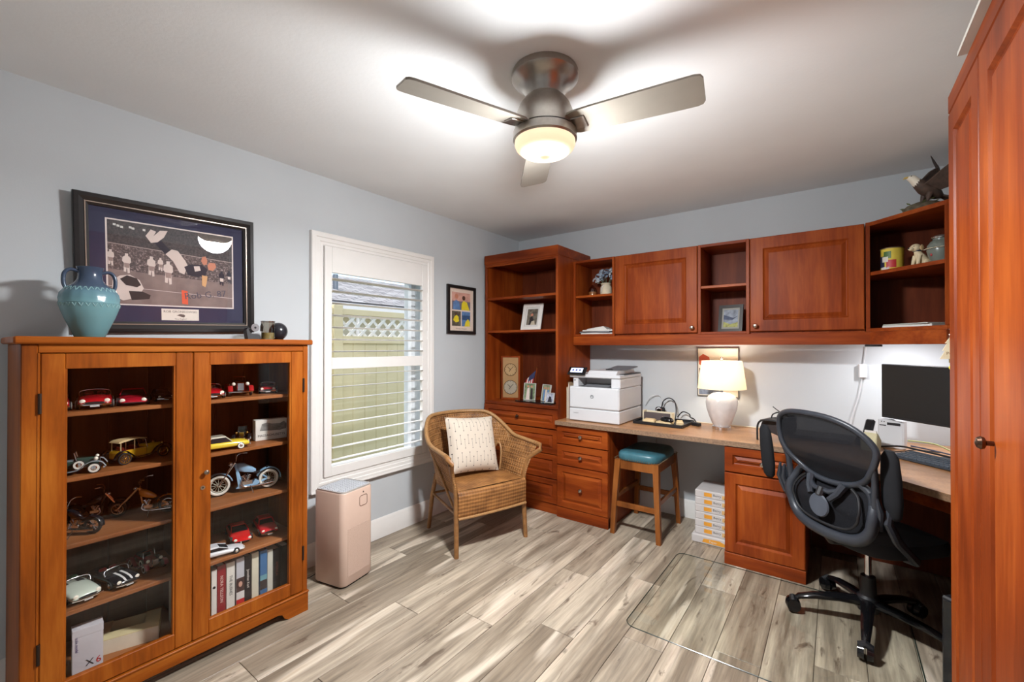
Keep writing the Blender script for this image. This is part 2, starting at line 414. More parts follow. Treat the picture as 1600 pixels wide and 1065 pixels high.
# ---- left drawer pedestal
pd = thing('drawer_pedestal', 'cherry desk pedestal with three drawers under the printer', 'cabinet', (.814, -.012, 0))
w, d = .44, .578
box('side_panel', cherry, pd, 0, .02, -d, 0, 0, .735); box('side_panel', cherry, pd, w-.02, w, -d, 0, 0, .735)
box('back_panel', cherry_in, pd, .02, w-.02, -.015, 0, 0, .735)
for a, b in ((.587, .733), (.42, .58), (.086, .414)):
    panel('drawer', cherry_h, pd, .002, w-.002, a, b, -d, .022, .045, (w/2, (a+b)/2), nickel)
box('plinth', cherry_h, pd, 0, w, -d-.02, -d+.02, 0, .082)

# ---- right pedestal with drawer and door
pr = thing('desk_cabinet', 'cherry desk pedestal with one drawer above a panelled door', 'cabinet', (2.047, -.012, 0))
w, d = .425, .6
box('side_panel', cherry, pr, 0, .02, -d, 0, 0, .735); box('side_panel', cherry, pr, w-.02, w, -d, 0, 0, .735)
box('back_panel', cherry_in, pr, .02, w-.02, -.015, 0, 0, .735)
panel('drawer', cherry_h, pr, .002, w-.002, .578, .73, -d, .022, .045, (w/2, .652), nickel)
panel('door', cherry, pr, .002, w-.002, .078, .571, -d, .022, .062)
MB().box(0, w, -d-.022, -d+.02, 0, .074, .002).build('plinth', cherry_h, pr, 0)

# ---- worktop
def top_mat():
    m, nt, N, L, B = newmat('tan_laminate'); v = coord(N, L, (.25, 1, 1)); n = noise(N, L, v, 14, 4, .6); n2 = noise(N, L, coord(N, L), 90, 3)
    f = math_(N, L, 'ADD', math_(N, L, 'MULTIPLY', n, .6), math_(N, L, 'MULTIPLY', n2, .4))
    L.new(ramp(N, L, f, [(.35, lin((150, 104, 66))), (.65, lin((190, 142, 98)))]), B.inputs['Base Color']); B.inputs['Roughness'].default_value = .3; return m
topm = top_mat()
edge_m = M('mottled_brown_edge', (134, 108, 86), .45, var=.3, vs=90)
wt = thing('worktop', 'tan laminate desk top running along the wall into the corner', 'desk', (0, 0, 0))
poly = [(.812, -.006), (.812, -.628), (2.412, -.628), (2.985, -1.205), (2.985, -1.6), (3.385, -1.6), (3.385, -.006)]
o = MB().prism(poly, .738, .768).build('top', topm, wt, 0)
ed = [(.812, -.628), (2.412, -.628), (2.985, -1.205), (2.985, -1.6)]
mb = MB(); out = [(.812, -.635), (2.415, -.635), (2.992, -1.208), (2.992, -1.6)]
for i in range(3):
    a, b, a2, b2 = ed[i], ed[i+1], out[i], out[i+1]
    mb.prism([a, b, b2, a2], .737, .7675)
mb.build('front_edge', edge_m, wt, 0)
mb = MB(); mb.M = Matrix.Translation((2.53, -.69, 0)) @ Matrix.Rotation(R(-45), 4, 'Z'); mb.box(0, .7, .06, .08, .655, .737, .002); mb.build('apron', cherry_h, wt, 0)

box('added_dark_panel', cherry_in, wt, 2.475, 3.36, -.03, -.008, 0, .737); box('added_dark_panel', cherry_in, wt, 3.36, 3.384, -1.59, -.008, 0, .737)  # panels added so the space under the corner desk reads dark

# ---- wall cabinets
def open_unit(label, x0, x1, lab_group=None):
    u = thing('wall_shelf_unit', label, 'shelf unit', (x0, -.003, 1.445)); w = x1-x0
    box('side_panel', cherry, u, 0, .02, -.327, 0, 0, .64); box('side_panel', cherry, u, w-.02, w, -.327, 0, 0, .64)
    box('top_panel', cherry_h, u, .02, w-.02, -.326, 0, .62, .64); box('bottom_panel', cherry_h, u, .02, w-.02, -.326, 0, 0, .018)
    box('back_panel', cherry_in, u, .02, w-.02, -.012, 0, .018, .62); box('shelf', cherry_h, u, .02, w-.02, -.322, -.012, .327, .345)
    return u
open_unit('small open cherry wall shelf between tall bookcase and panelled door', .813, 1.186)
open_unit('small open cherry wall shelf between the two panelled doors', 1.82, 2.148)
def door_unit(label, x0, x1, knobx):
    u = thing('wall_cabinet', label, 'cabinet', (x0, -.003, 1.445)); w = x1-x0
    MB().box(0, .018, -.305, 0, 0, .64).box(w-.018, w, -.305, 0, 0, .64).box(.018, w-.018, -.305, 0, 0, .018).box(.018, w-.018, -.305, 0, .622, .64).box(.018, w-.018, -.012, 0, .018, .622).build('body', cherry, u, 0)
    panel('door', cherry, u, .002, w-.002, .014, .638, -.305, .024, .075, (knobx, .05), nickel)
door_unit('cherry wall cabinet with narrower panelled door, knob at right', 1.188, 1.818, .595)
door_unit('cherry wall cabinet with wider panelled door, knob at left', 2.15, 2.752, .035)
cu = thing('corner_shelf_unit', 'diagonal open cherry corner shelf unit beside the tall wardrobe', 'shelf unit', (0, 0, 1.445))
pent = [(2.756, -.004), (2.756, -.33), (2.776, -.33), (3.056, -.61), (3.386, -.61), (3.386, -.004)]
pin = [(2.776, -.02), (2.776, -.33), (3.056, -.61), (3.37, -.61), (3.37, -.02)]
MB().prism(pent, .62, .642).build('top_panel', cherry_h, cu, 0); MB().prism(pent, 0, .02).build('bottom_panel', cherry_h, cu, 0)
pin2 = [(2.777, -.02), (2.777, -.322), (3.05, -.596), (3.37, -.596), (3.37, -.02)]
MB().prism(pin2, .33, .35).build('shelf', cherry_h, cu, 0)
box('side_panel', cherry, cu, 2.756, 2.776, -.33, -.004, .02, .62); box('side_panel', cherry, cu, 3.05, 3.386, -.615, -.597, .02, .62)
MB().box(2.776, 3.386, -.018, -.004, .02, .62).box(3.372, 3.386, -.597, -.018, .02, .62).build('back_panel', cherry_in, cu, 0)
va = thing('valance', 'cherry valance strip below the wall cabinets', 'trim', (0, 0, 1.37))
box('rail', cherry_h, va, .813, 2.776, -.33, -.312, 0, .0745, .002)
mb = MB(); mb.M = Matrix.Translation((2.772, -.328, 0)) @ Matrix.Rotation(R(-45), 4, 'Z'); mb.box(0, .398, 0, .018, 0, .0745, .002); mb.build('diagonal_rail', cherry_h, va, 0)

# ---- tall wardrobe at the right
wd = thing('tall_wardrobe', 'tall cherry wardrobe cabinet with panelled doors and round knob', 'wardrobe', (3.386, -1.606, 0), -90)
w, d = 1.36, .448
box('side_panel', cherry, wd, 0, .02, -d, 0, 0, 2.124); box('side_panel', cherry, wd, w-.02, w, -d, 0, 0, 2.124)
box('back_panel', cherry_in, wd, .02, w-.02, -.012, 0, .08, 2.12); box('top_panel', cherry_h, wd, .02, w-.02, -d, -.012, 2.1, 2.122)
box('plinth', cherry_h, wd, 0, w, -d-.02, -d+.02, 0, .08)
MB().box(0, w, -d-.023, 0, 2.126, 2.185, .003).build('crown', cherry_h, wd, 0)
panel('door', cherry, wd, .002, .378, .085, 2.122, -d, .023, .072)
panel('door', cherry, wd, .382, .88, .085, 2.122, -d, .023, .085, (.5, 1.124), knob_m)
panel('door', cherry, wd, .884, w-.002, .085, 2.122, -d, .023, .085)
bd = tag(MB().box(-.045, .0, -.35, .35, 0, .012, .001).build('white_board', M('grey_white_board', (196, 192, 184), .6), None, 0), 'flat pale board lying on top of the tall wardrobe', 'board')
bd.data.transform(Matrix.Scale(1, 4)); bd.location = (2.995, -2.22, 2.186); 
for v_ in bd.data.vertices: v_.co.x = -.1 if v_.co.x < -.02 else .25

# ---- glazed oak display cabinet on the left wall
dc = thing('display_cabinet', 'antique oak display cabinet with two glazed doors', 'cabinet', (.02, -3.44, 0), 90)
w, d = .993, .39
box('top', oak_h, dc, -.018, w+.018, -d-.022, 0, 1.366, 1.392, .005)
box('side_panel', oak, dc, 0, .022, -d+.02, 0, .0, 1.366); box('side_panel', oak, dc, w-.022, w, -d+.02, 0, .0, 1.366)
for k in range(7):
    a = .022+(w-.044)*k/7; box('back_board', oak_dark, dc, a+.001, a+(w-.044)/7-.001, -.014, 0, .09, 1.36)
box('stile', oak, dc, 0, .04, -d-.004, -d+.022, .1, 1.366, .003); box('stile', oak, dc, w-.026, w, -d-.004, -d+.022, .1, 1.366, .003)
box('bead', oak, dc, .037, .045, -d-.006, -d+.02, .1, 1.335, .002)
box('frieze', oak_h, dc, .04, w-.026, -d-.003, -d+.022, 1.335, 1.366, .002)
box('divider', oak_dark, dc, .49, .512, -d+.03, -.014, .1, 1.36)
box('bottom_panel', oak_shelf, dc, .022, w-.022, -d+.022, -.014, .1, .125)
SHZ = (.39, .632, .876, 1.116)
for z in SHZ:
    box('shelf', oak_shelf, dc, .022, .49, -d+.045, -.014, z-.016, z, .002); box('shelf', oak_shelf, dc, .512, w-.022, -d+.045, -.014, z-.016, z, .002)
# bracket base
poly = [(0, 0), (.1, 0), (.118, .012), (.13, .035), (.15, .042), (w-.15, .042), (w-.13, .035), (w-.118, .012), (w-.1, 0), (w, 0), (w, .1), (0, .1)]
MB().prism(poly, -d-.012, -d+.014, 'y').box(-.004, w+.004, -d-.016, -d+.01, .094, .102, .002).build('bracket_base', oak_h, dc, 0)
def gdoor(x0, x1, hinge_left):
    dr = MB(); y0, y1 = -d-.006, -d+.018; za, zb = .106, 1.332; sw = .06
    dr.box(x0, x0+sw, y0, y1, za, zb, .003).box(x1-sw, x1, y0, y1, za, zb, .003).box(x0+sw, x1-sw, y0+.001, y1, zb-.055, zb, .002).box(x0+sw, x1-sw, y0+.001, y1, za, za+.062, .002)
    dr.box(x0+sw, x0+sw+.006, y0+.004, y1, za+.06, zb-.055).box(x1-sw-.006, x1-sw, y0+.004, y1, za+.06, zb-.055)
    o = dr.build('door', oak, dc, 0)
    MB().box(x0+sw-.004, x1-sw+.004, -d+.008, -d+.011, za+.056, zb-.05).build('glass_pane', cab_glass, o, 0)
    hx = x0-.002 if hinge_left else x1+.002
    for z in (.3, 1.16): MB().cyl((hx, y0-.002, z-.035), (hx, y0-.002, z+.035), .005, n=8).build('hinge', M('dark_iron', (52, 40, 32), .5, .6), o)
    return o
gdoor(.046, .489, True)
d2 = gdoor(.491, w-.027, False)
MB().lathe([(.004, 0), (.004, .01), (.009, .014), (.01, .02), (.004, .025)], 12).build('knob', M('pewter', (150, 138, 124), .3, .9), d2).location = (0, 0, 0)
kn = d2.children[-1]; kn.location = (.535, -d-.006, .815); kn.rotation_euler = (R(90), 0, 0)
kn = MB().lathe([(.009, 0), (.009, .002), (.003, .0025)], 14).build('escutcheon', M('worn_brass', (170, 156, 132), .35, .9), d2); kn.location = (.526, -d-.006, .748); kn.rotation_euler = (R(90), 0, 0)
MB().cyl((.526, -d-.0095, .748), (.526, -d-.006, .748), .0035, n=8).build('keyhole', ink, d2)

# ---- ceiling fan
fan = thing('ceiling_fan', 'brushed nickel hugger ceiling fan with three blades and lit globe', 'ceiling fan', (1.692, -2.172, 2.44))
MB().lathe([(.0, 0), (.128, 0), (.132, -.008), (.132, -.026), (.126, -.034), (.108, -.045), (.09, -.062), (.078, -.085), (.072, -.1), (0, -.1)], 48).build('canopy', steel, fan)
MB().lathe([(0, -.098), (.072, -.1), (.084, -.112), (.1, -.135), (.112, -.165), (.118, -.2), (.12, -.222), (.12, -.232), (0, -.232)], 48).build('motor_housing', steel, fan)
lk = MB().lathe([(0, -.236), (.116, -.236), (.126, -.24), (.126, -.268), (.12, -.274), (0, -.274)], 48).build('light_kit', steel, fan)
gl = MB().lathe([(0, -.274), (.119, -.274), (.12, -.285), (.114, -.3), (.096, -.316), (.066, -.328), (.03, -.334), (0, -.335)], 40).build('globe', emis('lit_frosted_glass', (255, 228, 190), .25), lk)
bl_m = M('silver_grey_blade', (142, 136, 126), .4, .35, .03)
for k in range(3):
    a = R(8.5+120*k)
    n = 14; top = []
    prof = []
    for (r, hw) in ((.09, .045), (.13, .058), (.2, .062), (.35, .066), (.5, .069), (.555, .069), (.572, .064), (.58, .05)): prof.append((r, hw))
    pts = [(r, -hw) for r, hw in prof]+[(r, hw) for r, hw in reversed(prof)]
    mb = MB(); mb.M = Matrix.Rotation(a, 4, 'Z') @ Matrix.Translation((0, 0, -.225)) @ Matrix.Rotation(R(-13), 4, 'X')
    mb.prism(pts, -.004, .004); mb.build('blade', bl_m, fan, 0)
    mb = MB(); mb.M = Matrix.Rotation(a, 4, 'Z') @ Matrix.Translation((0, 0, -.228)) @ Matrix.Rotation(R(-13), 4, 'X'); mb.box(.1, .17, -.03, .03, -.006, .001, .002); mb.build('blade_bracket', steel, fan, 0)
for nm_, kd_, en_, zz_b, sz_ in (('fan_bulb', 'POINT', 48, -.302, .118), ('fan_bulb_down', 'AREA', 20, -.34, .2)):   # the globe's glow: all round, and straight down
    fl_ = bpy.data.lights.new(nm_, kd_); fo = bpy.data.objects.new(nm_, fl_); COL.objects.link(fo); fo.parent = fan
    fl_.energy = en_; fl_.color = (.96, .98, 1); fo.location = (0, 0, zz_b)
    if kd_ == 'POINT': fl_.shadow_soft_size = sz_
    else: fl_.shape = 'DISK'; fl_.size = sz_

# ---- table lamp
lp = thing('table_lamp', 'white ribbed ceramic table lamp with lit cream shade', 'lamp', (1.955, -.225, .7685))
MB().lathe([(0, 0), (.062, 0), (.062, .02), (.056, .024), (0, .024)], 32).build('base', chrome, lp)
n = 48; rings = []
for r, z in ((.05, .022), (.062, .04), (.082, .09), (.099, .15), (.104, .19), (.1, .215), (.086, .238), (.06, .254), (.022, .262)):
    rings.append([((r*(1+.04*abs(math.sin(7*PI*k/n))-.02))*math.cos(2*PI*k/n+z*2), (r*(1+.04*abs(math.sin(7*PI*k/n))-.02))*math.sin(2*PI*k/n+z*2), z) for k in range(n)])
MB().loft(rings).build('body', M('glazed_white_ceramic', (204, 200, 198), .22, var=.05, vs=25), lp)
MB().cyl((0, 0, .258), (0, 0, .3), .011).cyl((0, 0, .3), (0, 0, .5), .004, n=8).build('stem', chrome, lp)
def shade_mat():
    m, nt, N, L, B = newmat('cream_linen_shade'); out = N['Material Output']
    c = lin((250, 240, 222)); v = coord(N, L, (1, 1, 1)); nn = noise(N, L, v, 160, 2)
    col = ramp(N, L, nn, [(.3, tuple(x*.95 for x in c)), (.7, c)]); L.new(col, B.inputs['Base Color']); B.inputs['Roughness'].default_value = .9
    t = N.new('ShaderNodeBsdfTranslucent'); L.new(col, t.inputs[0]); mx = N.new('ShaderNodeMixShader'); mx.inputs[0].default_value = .45
    L.new(B.outputs[0], mx.inputs[1]); L.new(t.outputs[0], mx.inputs[2]); L.new(mx.outputs[0], out.inputs[0]); return m
n = 40; ri = lambda r, z: [(r*math.cos(2*PI*k/n), r*math.sin(2*PI*k/n), z) for k in range(n)]
MB().loft([ri(.16, .29), ri(.132, .487), ri(.1305, .487), ri(.1585, .29)], True, False, True).build('shade', shade_mat(), lp)
mb = MB()
for k in range(3): a = 2*PI*k/3; mb.cyl((0, 0, .482), (.131*math.cos(a), .131*math.sin(a), .482), .002, n=6)
mb.ball((0, 0, .505), .01, 10, 6); mb.build('finial', chrome, lp)
MB().ball((0, 0, .428), (.028, .028, .036)).build('bulb', emis('warm_bulb', (255, 226, 190), 3), lp)
l_ = bpy.data.lights.new('lamp_bulb', 'POINT'); lo_ = bpy.data.objects.new('lamp_bulb', l_); COL.objects.link(lo_); lo_.parent = lp
l_.energy = 2.8; l_.color = (1, .91, .78); l_.shadow_soft_size = .045; lo_.location = (0, 0, .428)

# ---- under-cabinet light bar in the corner
for (xa, xb, yy, rz, lab, pw_) in ((2.82, 3.2, -.33, -45, 'slim light bar under the diagonal corner shelf', 1.7),):
    u = thing('light_bar', lab, 'light', ((xa+xb)/2, yy, 1.4445), rz); L_ = (xb-xa)
    MB().box(-L_/2, L_/2, -.02, .02, -.022, 0, .003).build('housing', black_pl, u, 0)
    MB().box(-L_/2+.01, L_/2-.01, -.014, .014, -.025, -.0215, .001).build('diffuser', emis('lit_diffuser_%d' % int(xa*100), (255, 246, 232), 2), u, 0)
    la_ = bpy.data.lights.new('bar_light', 'AREA'); lo2 = bpy.data.objects.new('bar_light', la_); COL.objects.link(lo2); lo2.parent = u
    la_.shape = 'RECTANGLE'; la_.size = L_-.02; la_.size_y = .03; la_.energy = pw_; la_.color = (.98, .97, 1); lo2.location = (0, 0, -.03)

# ================================================================== seating
def weave_mat(name, a, b, k=260):
    m, nt, N, L, B = newmat(name); tc = N.new('ShaderNodeTexCoord'); sp = N.new('ShaderNodeSeparateXYZ'); L.new(tc.outputs['Object'], sp.inputs[0])
    xy = math_(N, L, 'ADD', sp.outputs[0], sp.outputs[1])
    s1 = math_(N, L, 'SINE', math_(N, L, 'MULTIPLY', sp.outputs[2], k)); s2 = math_(N, L, 'SINE', math_(N, L, 'MULTIPLY', xy, k*.6))
    s3 = math_(N, L, 'SINE', math_(N, L, 'MULTIPLY', math_(N, L, 'SUBTRACT', sp.outputs[0], sp.outputs[1]), k*.6))
    h = math_(N, L, 'ADD', math_(N, L, 'MULTIPLY', s1, .6), math_(N, L, 'MULTIPLY', math_(N, L, 'MULTIPLY', s2, s3), .5))
    n = noise(N, L, tc.outputs['Object'], 9, 3)
    f = math_(N, L, 'ADD', math_(N, L, 'MULTIPLY', h, .18), n)
    L.new(ramp(N, L, f, [(.25, lin(a)), (.75, lin(b))]), B.inputs['Base Color']); B.inputs['Roughness'].default_value = .55
    bump(N, L, B, h, .6, .003); return m
wk = weave_mat('honey_wicker', (98, 60, 26), (166, 114, 62))
cane = M('cane_pole', (138, 96, 54), .45, var=.2, vs=40)
cane_l = M('cane_binding', (158, 118, 74), .45, var=.25, vs=120)
wc = thing('wicker_armchair', 'honey wicker barrel armchair below the window', 'armchair', (.484, -1.246, 0), -18.05)
wc.rotation_euler = (0, 0, R(-18.05))
# local: +x is the front of this chair
def rim(t):   # t -1..1 : plan + height of the rim
    a = t*R(128); c = -.02
    x = -.33*math.cos(a)+.02 if abs(a) < PI/2 else .02+(abs(a)-PI/2)*.42
    y = .345*math.sin(a) if abs(a) < PI/2 else math.copysign(.345+.02*(abs(a)-PI/2), a)
    q = abs(t)
    z = .842-.03*q*q if q < .3 else (.8393-(q-.3)*.33 if q < .78 else .681-(q-.78)*.12)
    if .3 <= q < .78: s_ = (q-.3)/.48; z = .8393+(.672-.8393)*(s_*s_*(3-2*s_))
    elif q >= .78: z = .672-(q-.78)*.06
    return Vector((x, y, z))
def foot_(t):
    a = t*R(128)
    x = -.225*math.cos(a)-.01 if abs(a) < PI/2 else -.01+(abs(a)-PI/2)*.4
    y = .262*math.sin(a) if abs(a) < PI/2 else math.copysign(.262+.008*(abs(a)-PI/2), a)
    return Vector((x, y, .40))
NT, NS = 72, 14
def shell(t, s): 
    p = foot_(t).lerp(rim(t), s); q = (s*(1-s))*.05
    n_ = Vector((p.x+.02, p.y, 0)); 
    if n_.length > 0: n_.normalize()
    return p-n_*q
mb = MB(); vs = []; fs = []
for side, off in ((0, 0), (1, .008)):
    for i in range(NT+1):
        for j in range(NS+1):
            t = -1+2*i/NT; p = shell(t, j/NS); n_ = Vector((p.x+.02, p.y, 0)).normalized(); vs.append(p+n_*off)
K = NS+1; Bq = (NT+1)*K
def hole(i, j):
    t = abs(-1+2*(i+.5)/NT); s_ = (j+.5)/NS
    return ((t-.56)/.085)**2+((s_-.0)/.6)**2 < 1
for i in range(NT):
    for j in range(NS):
        if hole(i, j): continue
        a = i*K+j
        fs.append((a, a+K, a+K+1, a+1)); fs.append((Bq+a, Bq+a+1, Bq+a+K+1, Bq+a+K))
        for (di, dj, e0, e1) in ((-1, 0, a, a+1), (1, 0, a+K, a+K+1), (0, -1, a, a+K), (0, 1, a+1, a+K+1)):
            ii, jj = i+di, j+dj
            if ii < 0 or jj < 0 or ii >= NT or jj >= NS or hole(ii, jj): fs.append((e0, e1, Bq+e1, Bq+e0))
mb.add(vs, fs); mb.build('woven_back', wk, wc, 50)
mb = MB()
for i in range(0, NT+1, 1):
    t = -1+2*i/NT; js = [j for j in range(NS+1) if not (hole(min(i, NT-1), min(j, NS-1)))]
    if len(js) < 3: continue
    pts = []
    for j in js:
        p = shell(t, j/NS); n_ = Vector((p.x+.02, p.y, 0)).normalized(); pts.append(p+n_*.004)
    mb.tube(pts, .0062, 6)
st_ = mb.build('upright_canes', weave_mat('pale_wicker', (112, 74, 38), (178, 132, 82), 420), wc, 60); st_['kind'] = 'stuff'
mb = MB(); mb.tube([rim(-1+2*i/60)+Vector((0, 0, .004)) for i in range(61)], .0145, 10); mb.build('rolled_rim', cane_l, wc, 60)
for sg in (1, -1):   # hole trims
    pts = []
    for k in range(13):
        a = PI*k/12; pts.append(shell(sg*(.56+.085*math.cos(a)), .6*math.sin(a))+Vector((0, 0, 0)))
    MB().tube(pts, .008, 8).build('opening_trim', cane_l, wc, 60)
# arm fronts sweeping down into the front legs
for sg in (1, -1):
    e = rim(sg*1.0)
    pts = [e+V(-.02, 0, .004), e+V(.03, sg*.004, -.004), e+V(.05, sg*-.002, -.03), V(.262, sg*.31, .56), V(.25, sg*.282, .46), V(.252, sg*.272, .4), V(.256, sg*.272, .26), V(.27, sg*.278, .0)]
    MB().tube(pts, [.017, .018, .018, .016, .015, .016, .017, .0155], 10).build('front_leg', cane, wc, 60)
    MB().tube([V(-.19, sg*.2, .42), V(-.235, sg*.212, .25), V(-.273, sg*.222, 0)], [.015, .016, .0145], 10).build('rear_leg', cane, wc, 60)
    MB().tube([V(.252, sg*.27, .27), V(-.228, sg*.21, .27)], .009, 8).build('stretcher', cane, wc, 60)
    f1 = MB(); f1.tube([V(.2, sg*.262, .3), rim(sg*.62)+V(0, 0, -.02)], .008, 8); f1.build('arm_brace', cane_l, wc, 60)
    mb = MB(); o_ = [rim(sg*.92), rim(sg*1.0)]
MB().tube([V(-.228, -.21, .27), V(-.228, .21, .27)], .009, 8).build('stretcher', cane, wc, 60)
# seat and woven apron
sp_ = [(.275, -.262), (.285, -.13), (.288, 0), (.285, .13), (.275, .262), (.0, .262), (-.12, .235), (-.2, .14), (-.23, 0), (-.2, -.14), (-.12, -.235), (.0, -.262)]
MB().loft([[(x*.985, y*.985, .392) for x, y in sp_], [(x, y, .4) for x, y in sp_], [(x, y, .414) for x, y in sp_], [(x*.97-.0, y*.97, .422) for x, y in sp_]]).build('seat', wk, wc, 50)
mb = MB(); yy = [-.27+.54*k/24 for k in range(25)]
ro = []
for (z, dx) in ((.25, -.006), (.3, 0), (.36, .004), (.405, .004), (.422, -.008)):
    ro.append([(.283+dx+.012*(1-(y/.27)**2)+.0015*(k % 2), y, z) for k, y in enumerate(yy)]+[(.27+dx, y, z) for y in reversed(yy)])
mb.loft(ro); mb.build('apron', wk, wc, 60)
mb = MB(); mb.tube([(.284+.012*(1-(y/.27)**2), y, .25) for y in yy], .009, 8); mb.build('apron_trim', cane_l, wc, 60)

def pillow_mat():
    m, nt, N, L, B = newmat('stitched_cotton'); tc = N.new('ShaderNodeTexCoord'); sp = N.new('ShaderNodeSeparateXYZ'); L.new(tc.outputs['Object'], sp.inputs[0])
    u = math_(N, L, 'MULTIPLY', math_(N, L, 'ADD', sp.outputs[0], .5), 1/.03); cidx = math_(N, L, 'FLOOR', u); fu = math_(N, L, 'SUBTRACT', math_(N, L, 'FRACT', u), .5)
    v0 = math_(N, L, 'ADD', math_(N, L, 'MULTIPLY', math_(N, L, 'ADD', sp.outputs[2], .5), 1/.062), math_(N, L, 'MULTIPLY', math_(N, L, 'MODULO', cidx, 2), .5))
    fv = math_(N, L, 'FRACT', v0)
    line = math_(N, L, 'MULTIPLY', math_(N, L, 'LESS_THAN', math_(N, L, 'ABSOLUTE', fu), .045), math_(N, L, 'LESS_THAN', math_(N, L, 'MODULO', v0, 2), 1.0))
    du = math_(N, L, 'POWER', math_(N, L, 'MULTIPLY', fu, .03), 2); dv = math_(N, L, 'POWER', math_(N, L, 'MULTIPLY', math_(N, L, 'SUBTRACT', math_(N, L, 'FRACT', math_(N, L, 'ADD', v0, .5)), .5), .062), 2)
    dot = math_(N, L, 'LESS_THAN', math_(N, L, 'ADD', du, dv), .0035**2)
    f = math_(N, L, 'MAXIMUM', math_(N, L, 'MULTIPLY', line, .55), dot)
    L.new(mix(N, L, f, lin((206, 194, 178)), lin((64, 60, 66))), B.inputs['Base Color']); B.inputs['Roughness'].default_value = .9
    bump(N, L, B, noise(N, L, tc.outputs['Object'], 300, 2), .15, .001); return m
mb = MB(); n = 20; vs = []; fs = []
for sd in (1, -1):
    for i in range(n+1):
        for j in range(n+1):
            u = -1+2*i/n; v = -1+2*j/n
            th = .068*(max(0, 1-u**4)*max(0, 1-v**4))**.6
            pinch = 1-.05*(1-u*u)*(abs(v)) ; pin2_ = 1-.05*(1-v*v)*abs(u)
            vs.append((u*.205*pin2_, sd*-th, v*.205*pinch))
m1 = (n+1)**2
for sd in (0, 1):
    for i in range(n):
        for j in range(n): a = sd*m1+i*(n+1)+j; fs.append((a, a+1, a+n+2, a+n+1))
mb.add(vs, fs)
cu_ = tag(mb.build('throw_pillow', pillow_mat(), None, 80), 'cream square pillow with small dot and dash stitches', 'pillow')
cu_.location = (.44, -1.205, .635); cu_.rotation_euler = (R(-20), R(4), R(72))

# ---- bar stool
bs_ = thing('bar_stool', 'walnut bar stool with teal leather saddle seat', 'stool', (1.468, -.392, 0))
teal = M('teal_leather', (58, 104, 116), .35, var=.12, vs=30)
rings = []
for (z, s_, b_) in ((.535, .97, 0), (.545, 1.0, 0), (.575, 1.0, .3), (.592, .95, .7), (.6, .82, 1), (.603, .5, 1)):
    r_ = []
    for k in range(32):
        a = 2*PI*k/32; ex = .45; cx = math.copysign(abs(math.cos(a))**ex, math.cos(a)); sy = math.copysign(abs(math.sin(a))**ex, math.sin(a))
        r_.append((cx*.162*s_, sy*.225*s_, z-b_*.022*(1-(sy*s_)**2)+b_*.006))
    rings.append(r_)
MB().loft(rings).build('seat', teal, bs_, 50)
mb = MB()
for k in range(19):
    for sg in (1, -1): mb.ball((-.15+.3*k/18, sg*.226, .545), .004, 6, 4)
for k in range(25):
    for sg in (1, -1): mb.ball((sg*.163, -.21+.42*k/24, .545), .004, 6, 4)
nl = mb.build('nailheads', M('antique_nail', (140, 124, 100), .35, .9), bs_); nl['kind'] = 'stuff'
for sx in (1, -1):
    for sy in (1, -1):
        def sq(cx, cy, z, h): return [(cx-h, cy-h, z), (cx+h, cy-h, z), (cx+h, cy+h, z), (cx-h, cy+h, z)]
        MB().loft([sq(sx*.168, sy*.235, 0, .016), sq(sx*.152, sy*.222, .3, .018), sq(sx*.138, sy*.2, .536, .021)]).build('leg', stoolwood, bs_, 0)
for sy in (1, -1):
    box('seat_rail', stoolwood, bs_, -.12, .12, sy*.2-.012, sy*.2+.012, .47, .534)
    box('stretcher', stoolwood, bs_, -.145, .145, sy*.224-.01, sy*.224+.01, .2, .235)
for sx in (1, -1):
    box('seat_rail', stoolwood, bs_, sx*.138-.012, sx*.138+.012, -.185, .185, .47, .534)
    box('stretcher', stoolwood, bs_, sx*.153-.01, sx*.153+.01, -.21, .21, .25, .282)

# ---- office chair (local +x is forward)
oc = thing('office_chair', 'black mesh swivel office chair with flipped up armrests', 'office chair', (2.735, -.89, .004), 45)
grey_pl = M('charcoal_plastic', (46, 50, 57), .38, var=.08)
blk_f = M('black_fabric', (30, 31, 34), .85, bmp=.3, bs=300)
for k in range(5):
    a = R(4.7+72*k)
    c, s_ = math.cos(a), math.sin(a)
    pts = [(.03*c, .03*s_, .115), (.12*c, .12*s_, .112), (.22*c, .22*s_, .098), (.285*c, .285*s_, .08), (.305*c, .305*s_, .062)]
    MB().tube(pts, [.03, .026, .022, .018, .014], 10, flat=(.75, 1)).build('base_leg', black_gl, oc)
    ca = MB(); pa = Vector((-s_, c, 0)); ce = Vector((.312*c, .312*s_, .0345))
    for sg in (1, -1): ca.cyl(ce+pa*.005*sg, ce+pa*.028*sg, .034, .03, 18)
    co = ca.build('caster', black_gl, oc); h_ = MB().tube([ce+pa*-.022+V(0, 0, .022), ce+V(0, 0, .034), ce+pa*.022+V(0, 0, .022)], .016, 8); h_.build('hood', black_pl, co)
MB().lathe([(0, .075), (.042, .075), (.045, .14), (.034, .15), (.03, .24), (0, .24)], 20).build('column_shroud', black_pl, oc)
MB().cyl((0, 0, .235), (0, 0, .4), .014).build('gas_column', chrome, oc)
MB().box(-.12, .1, -.08, .08, .395, .425, .01).build('mechanism', black_pl, oc, 0)
rings = []
for (z, s_) in ((.42, .9), (.43, .98), (.46, 1), (.485, .96), (.495, .8), (.497, .3)):
    r_ = []
    for k in range(32):
        a = 2*PI*k/32; cx = math.copysign(abs(math.cos(a))**.6, math.cos(a)); sy = math.copysign(abs(math.sin(a))**.6, math.sin(a)); r_.append((.02+cx*.235*s_, sy*.245*s_, z-(.02 if cx > .8 else 0)))
    rings.append(r_)
MB().loft(rings).build('seat', blk_f, oc, 50)
def bx_(z):   # lean of the back
    return -.235-.02*math.sin((z-.48)/.28*PI/2) if z < .6 else -.252-(z-.6)*.12
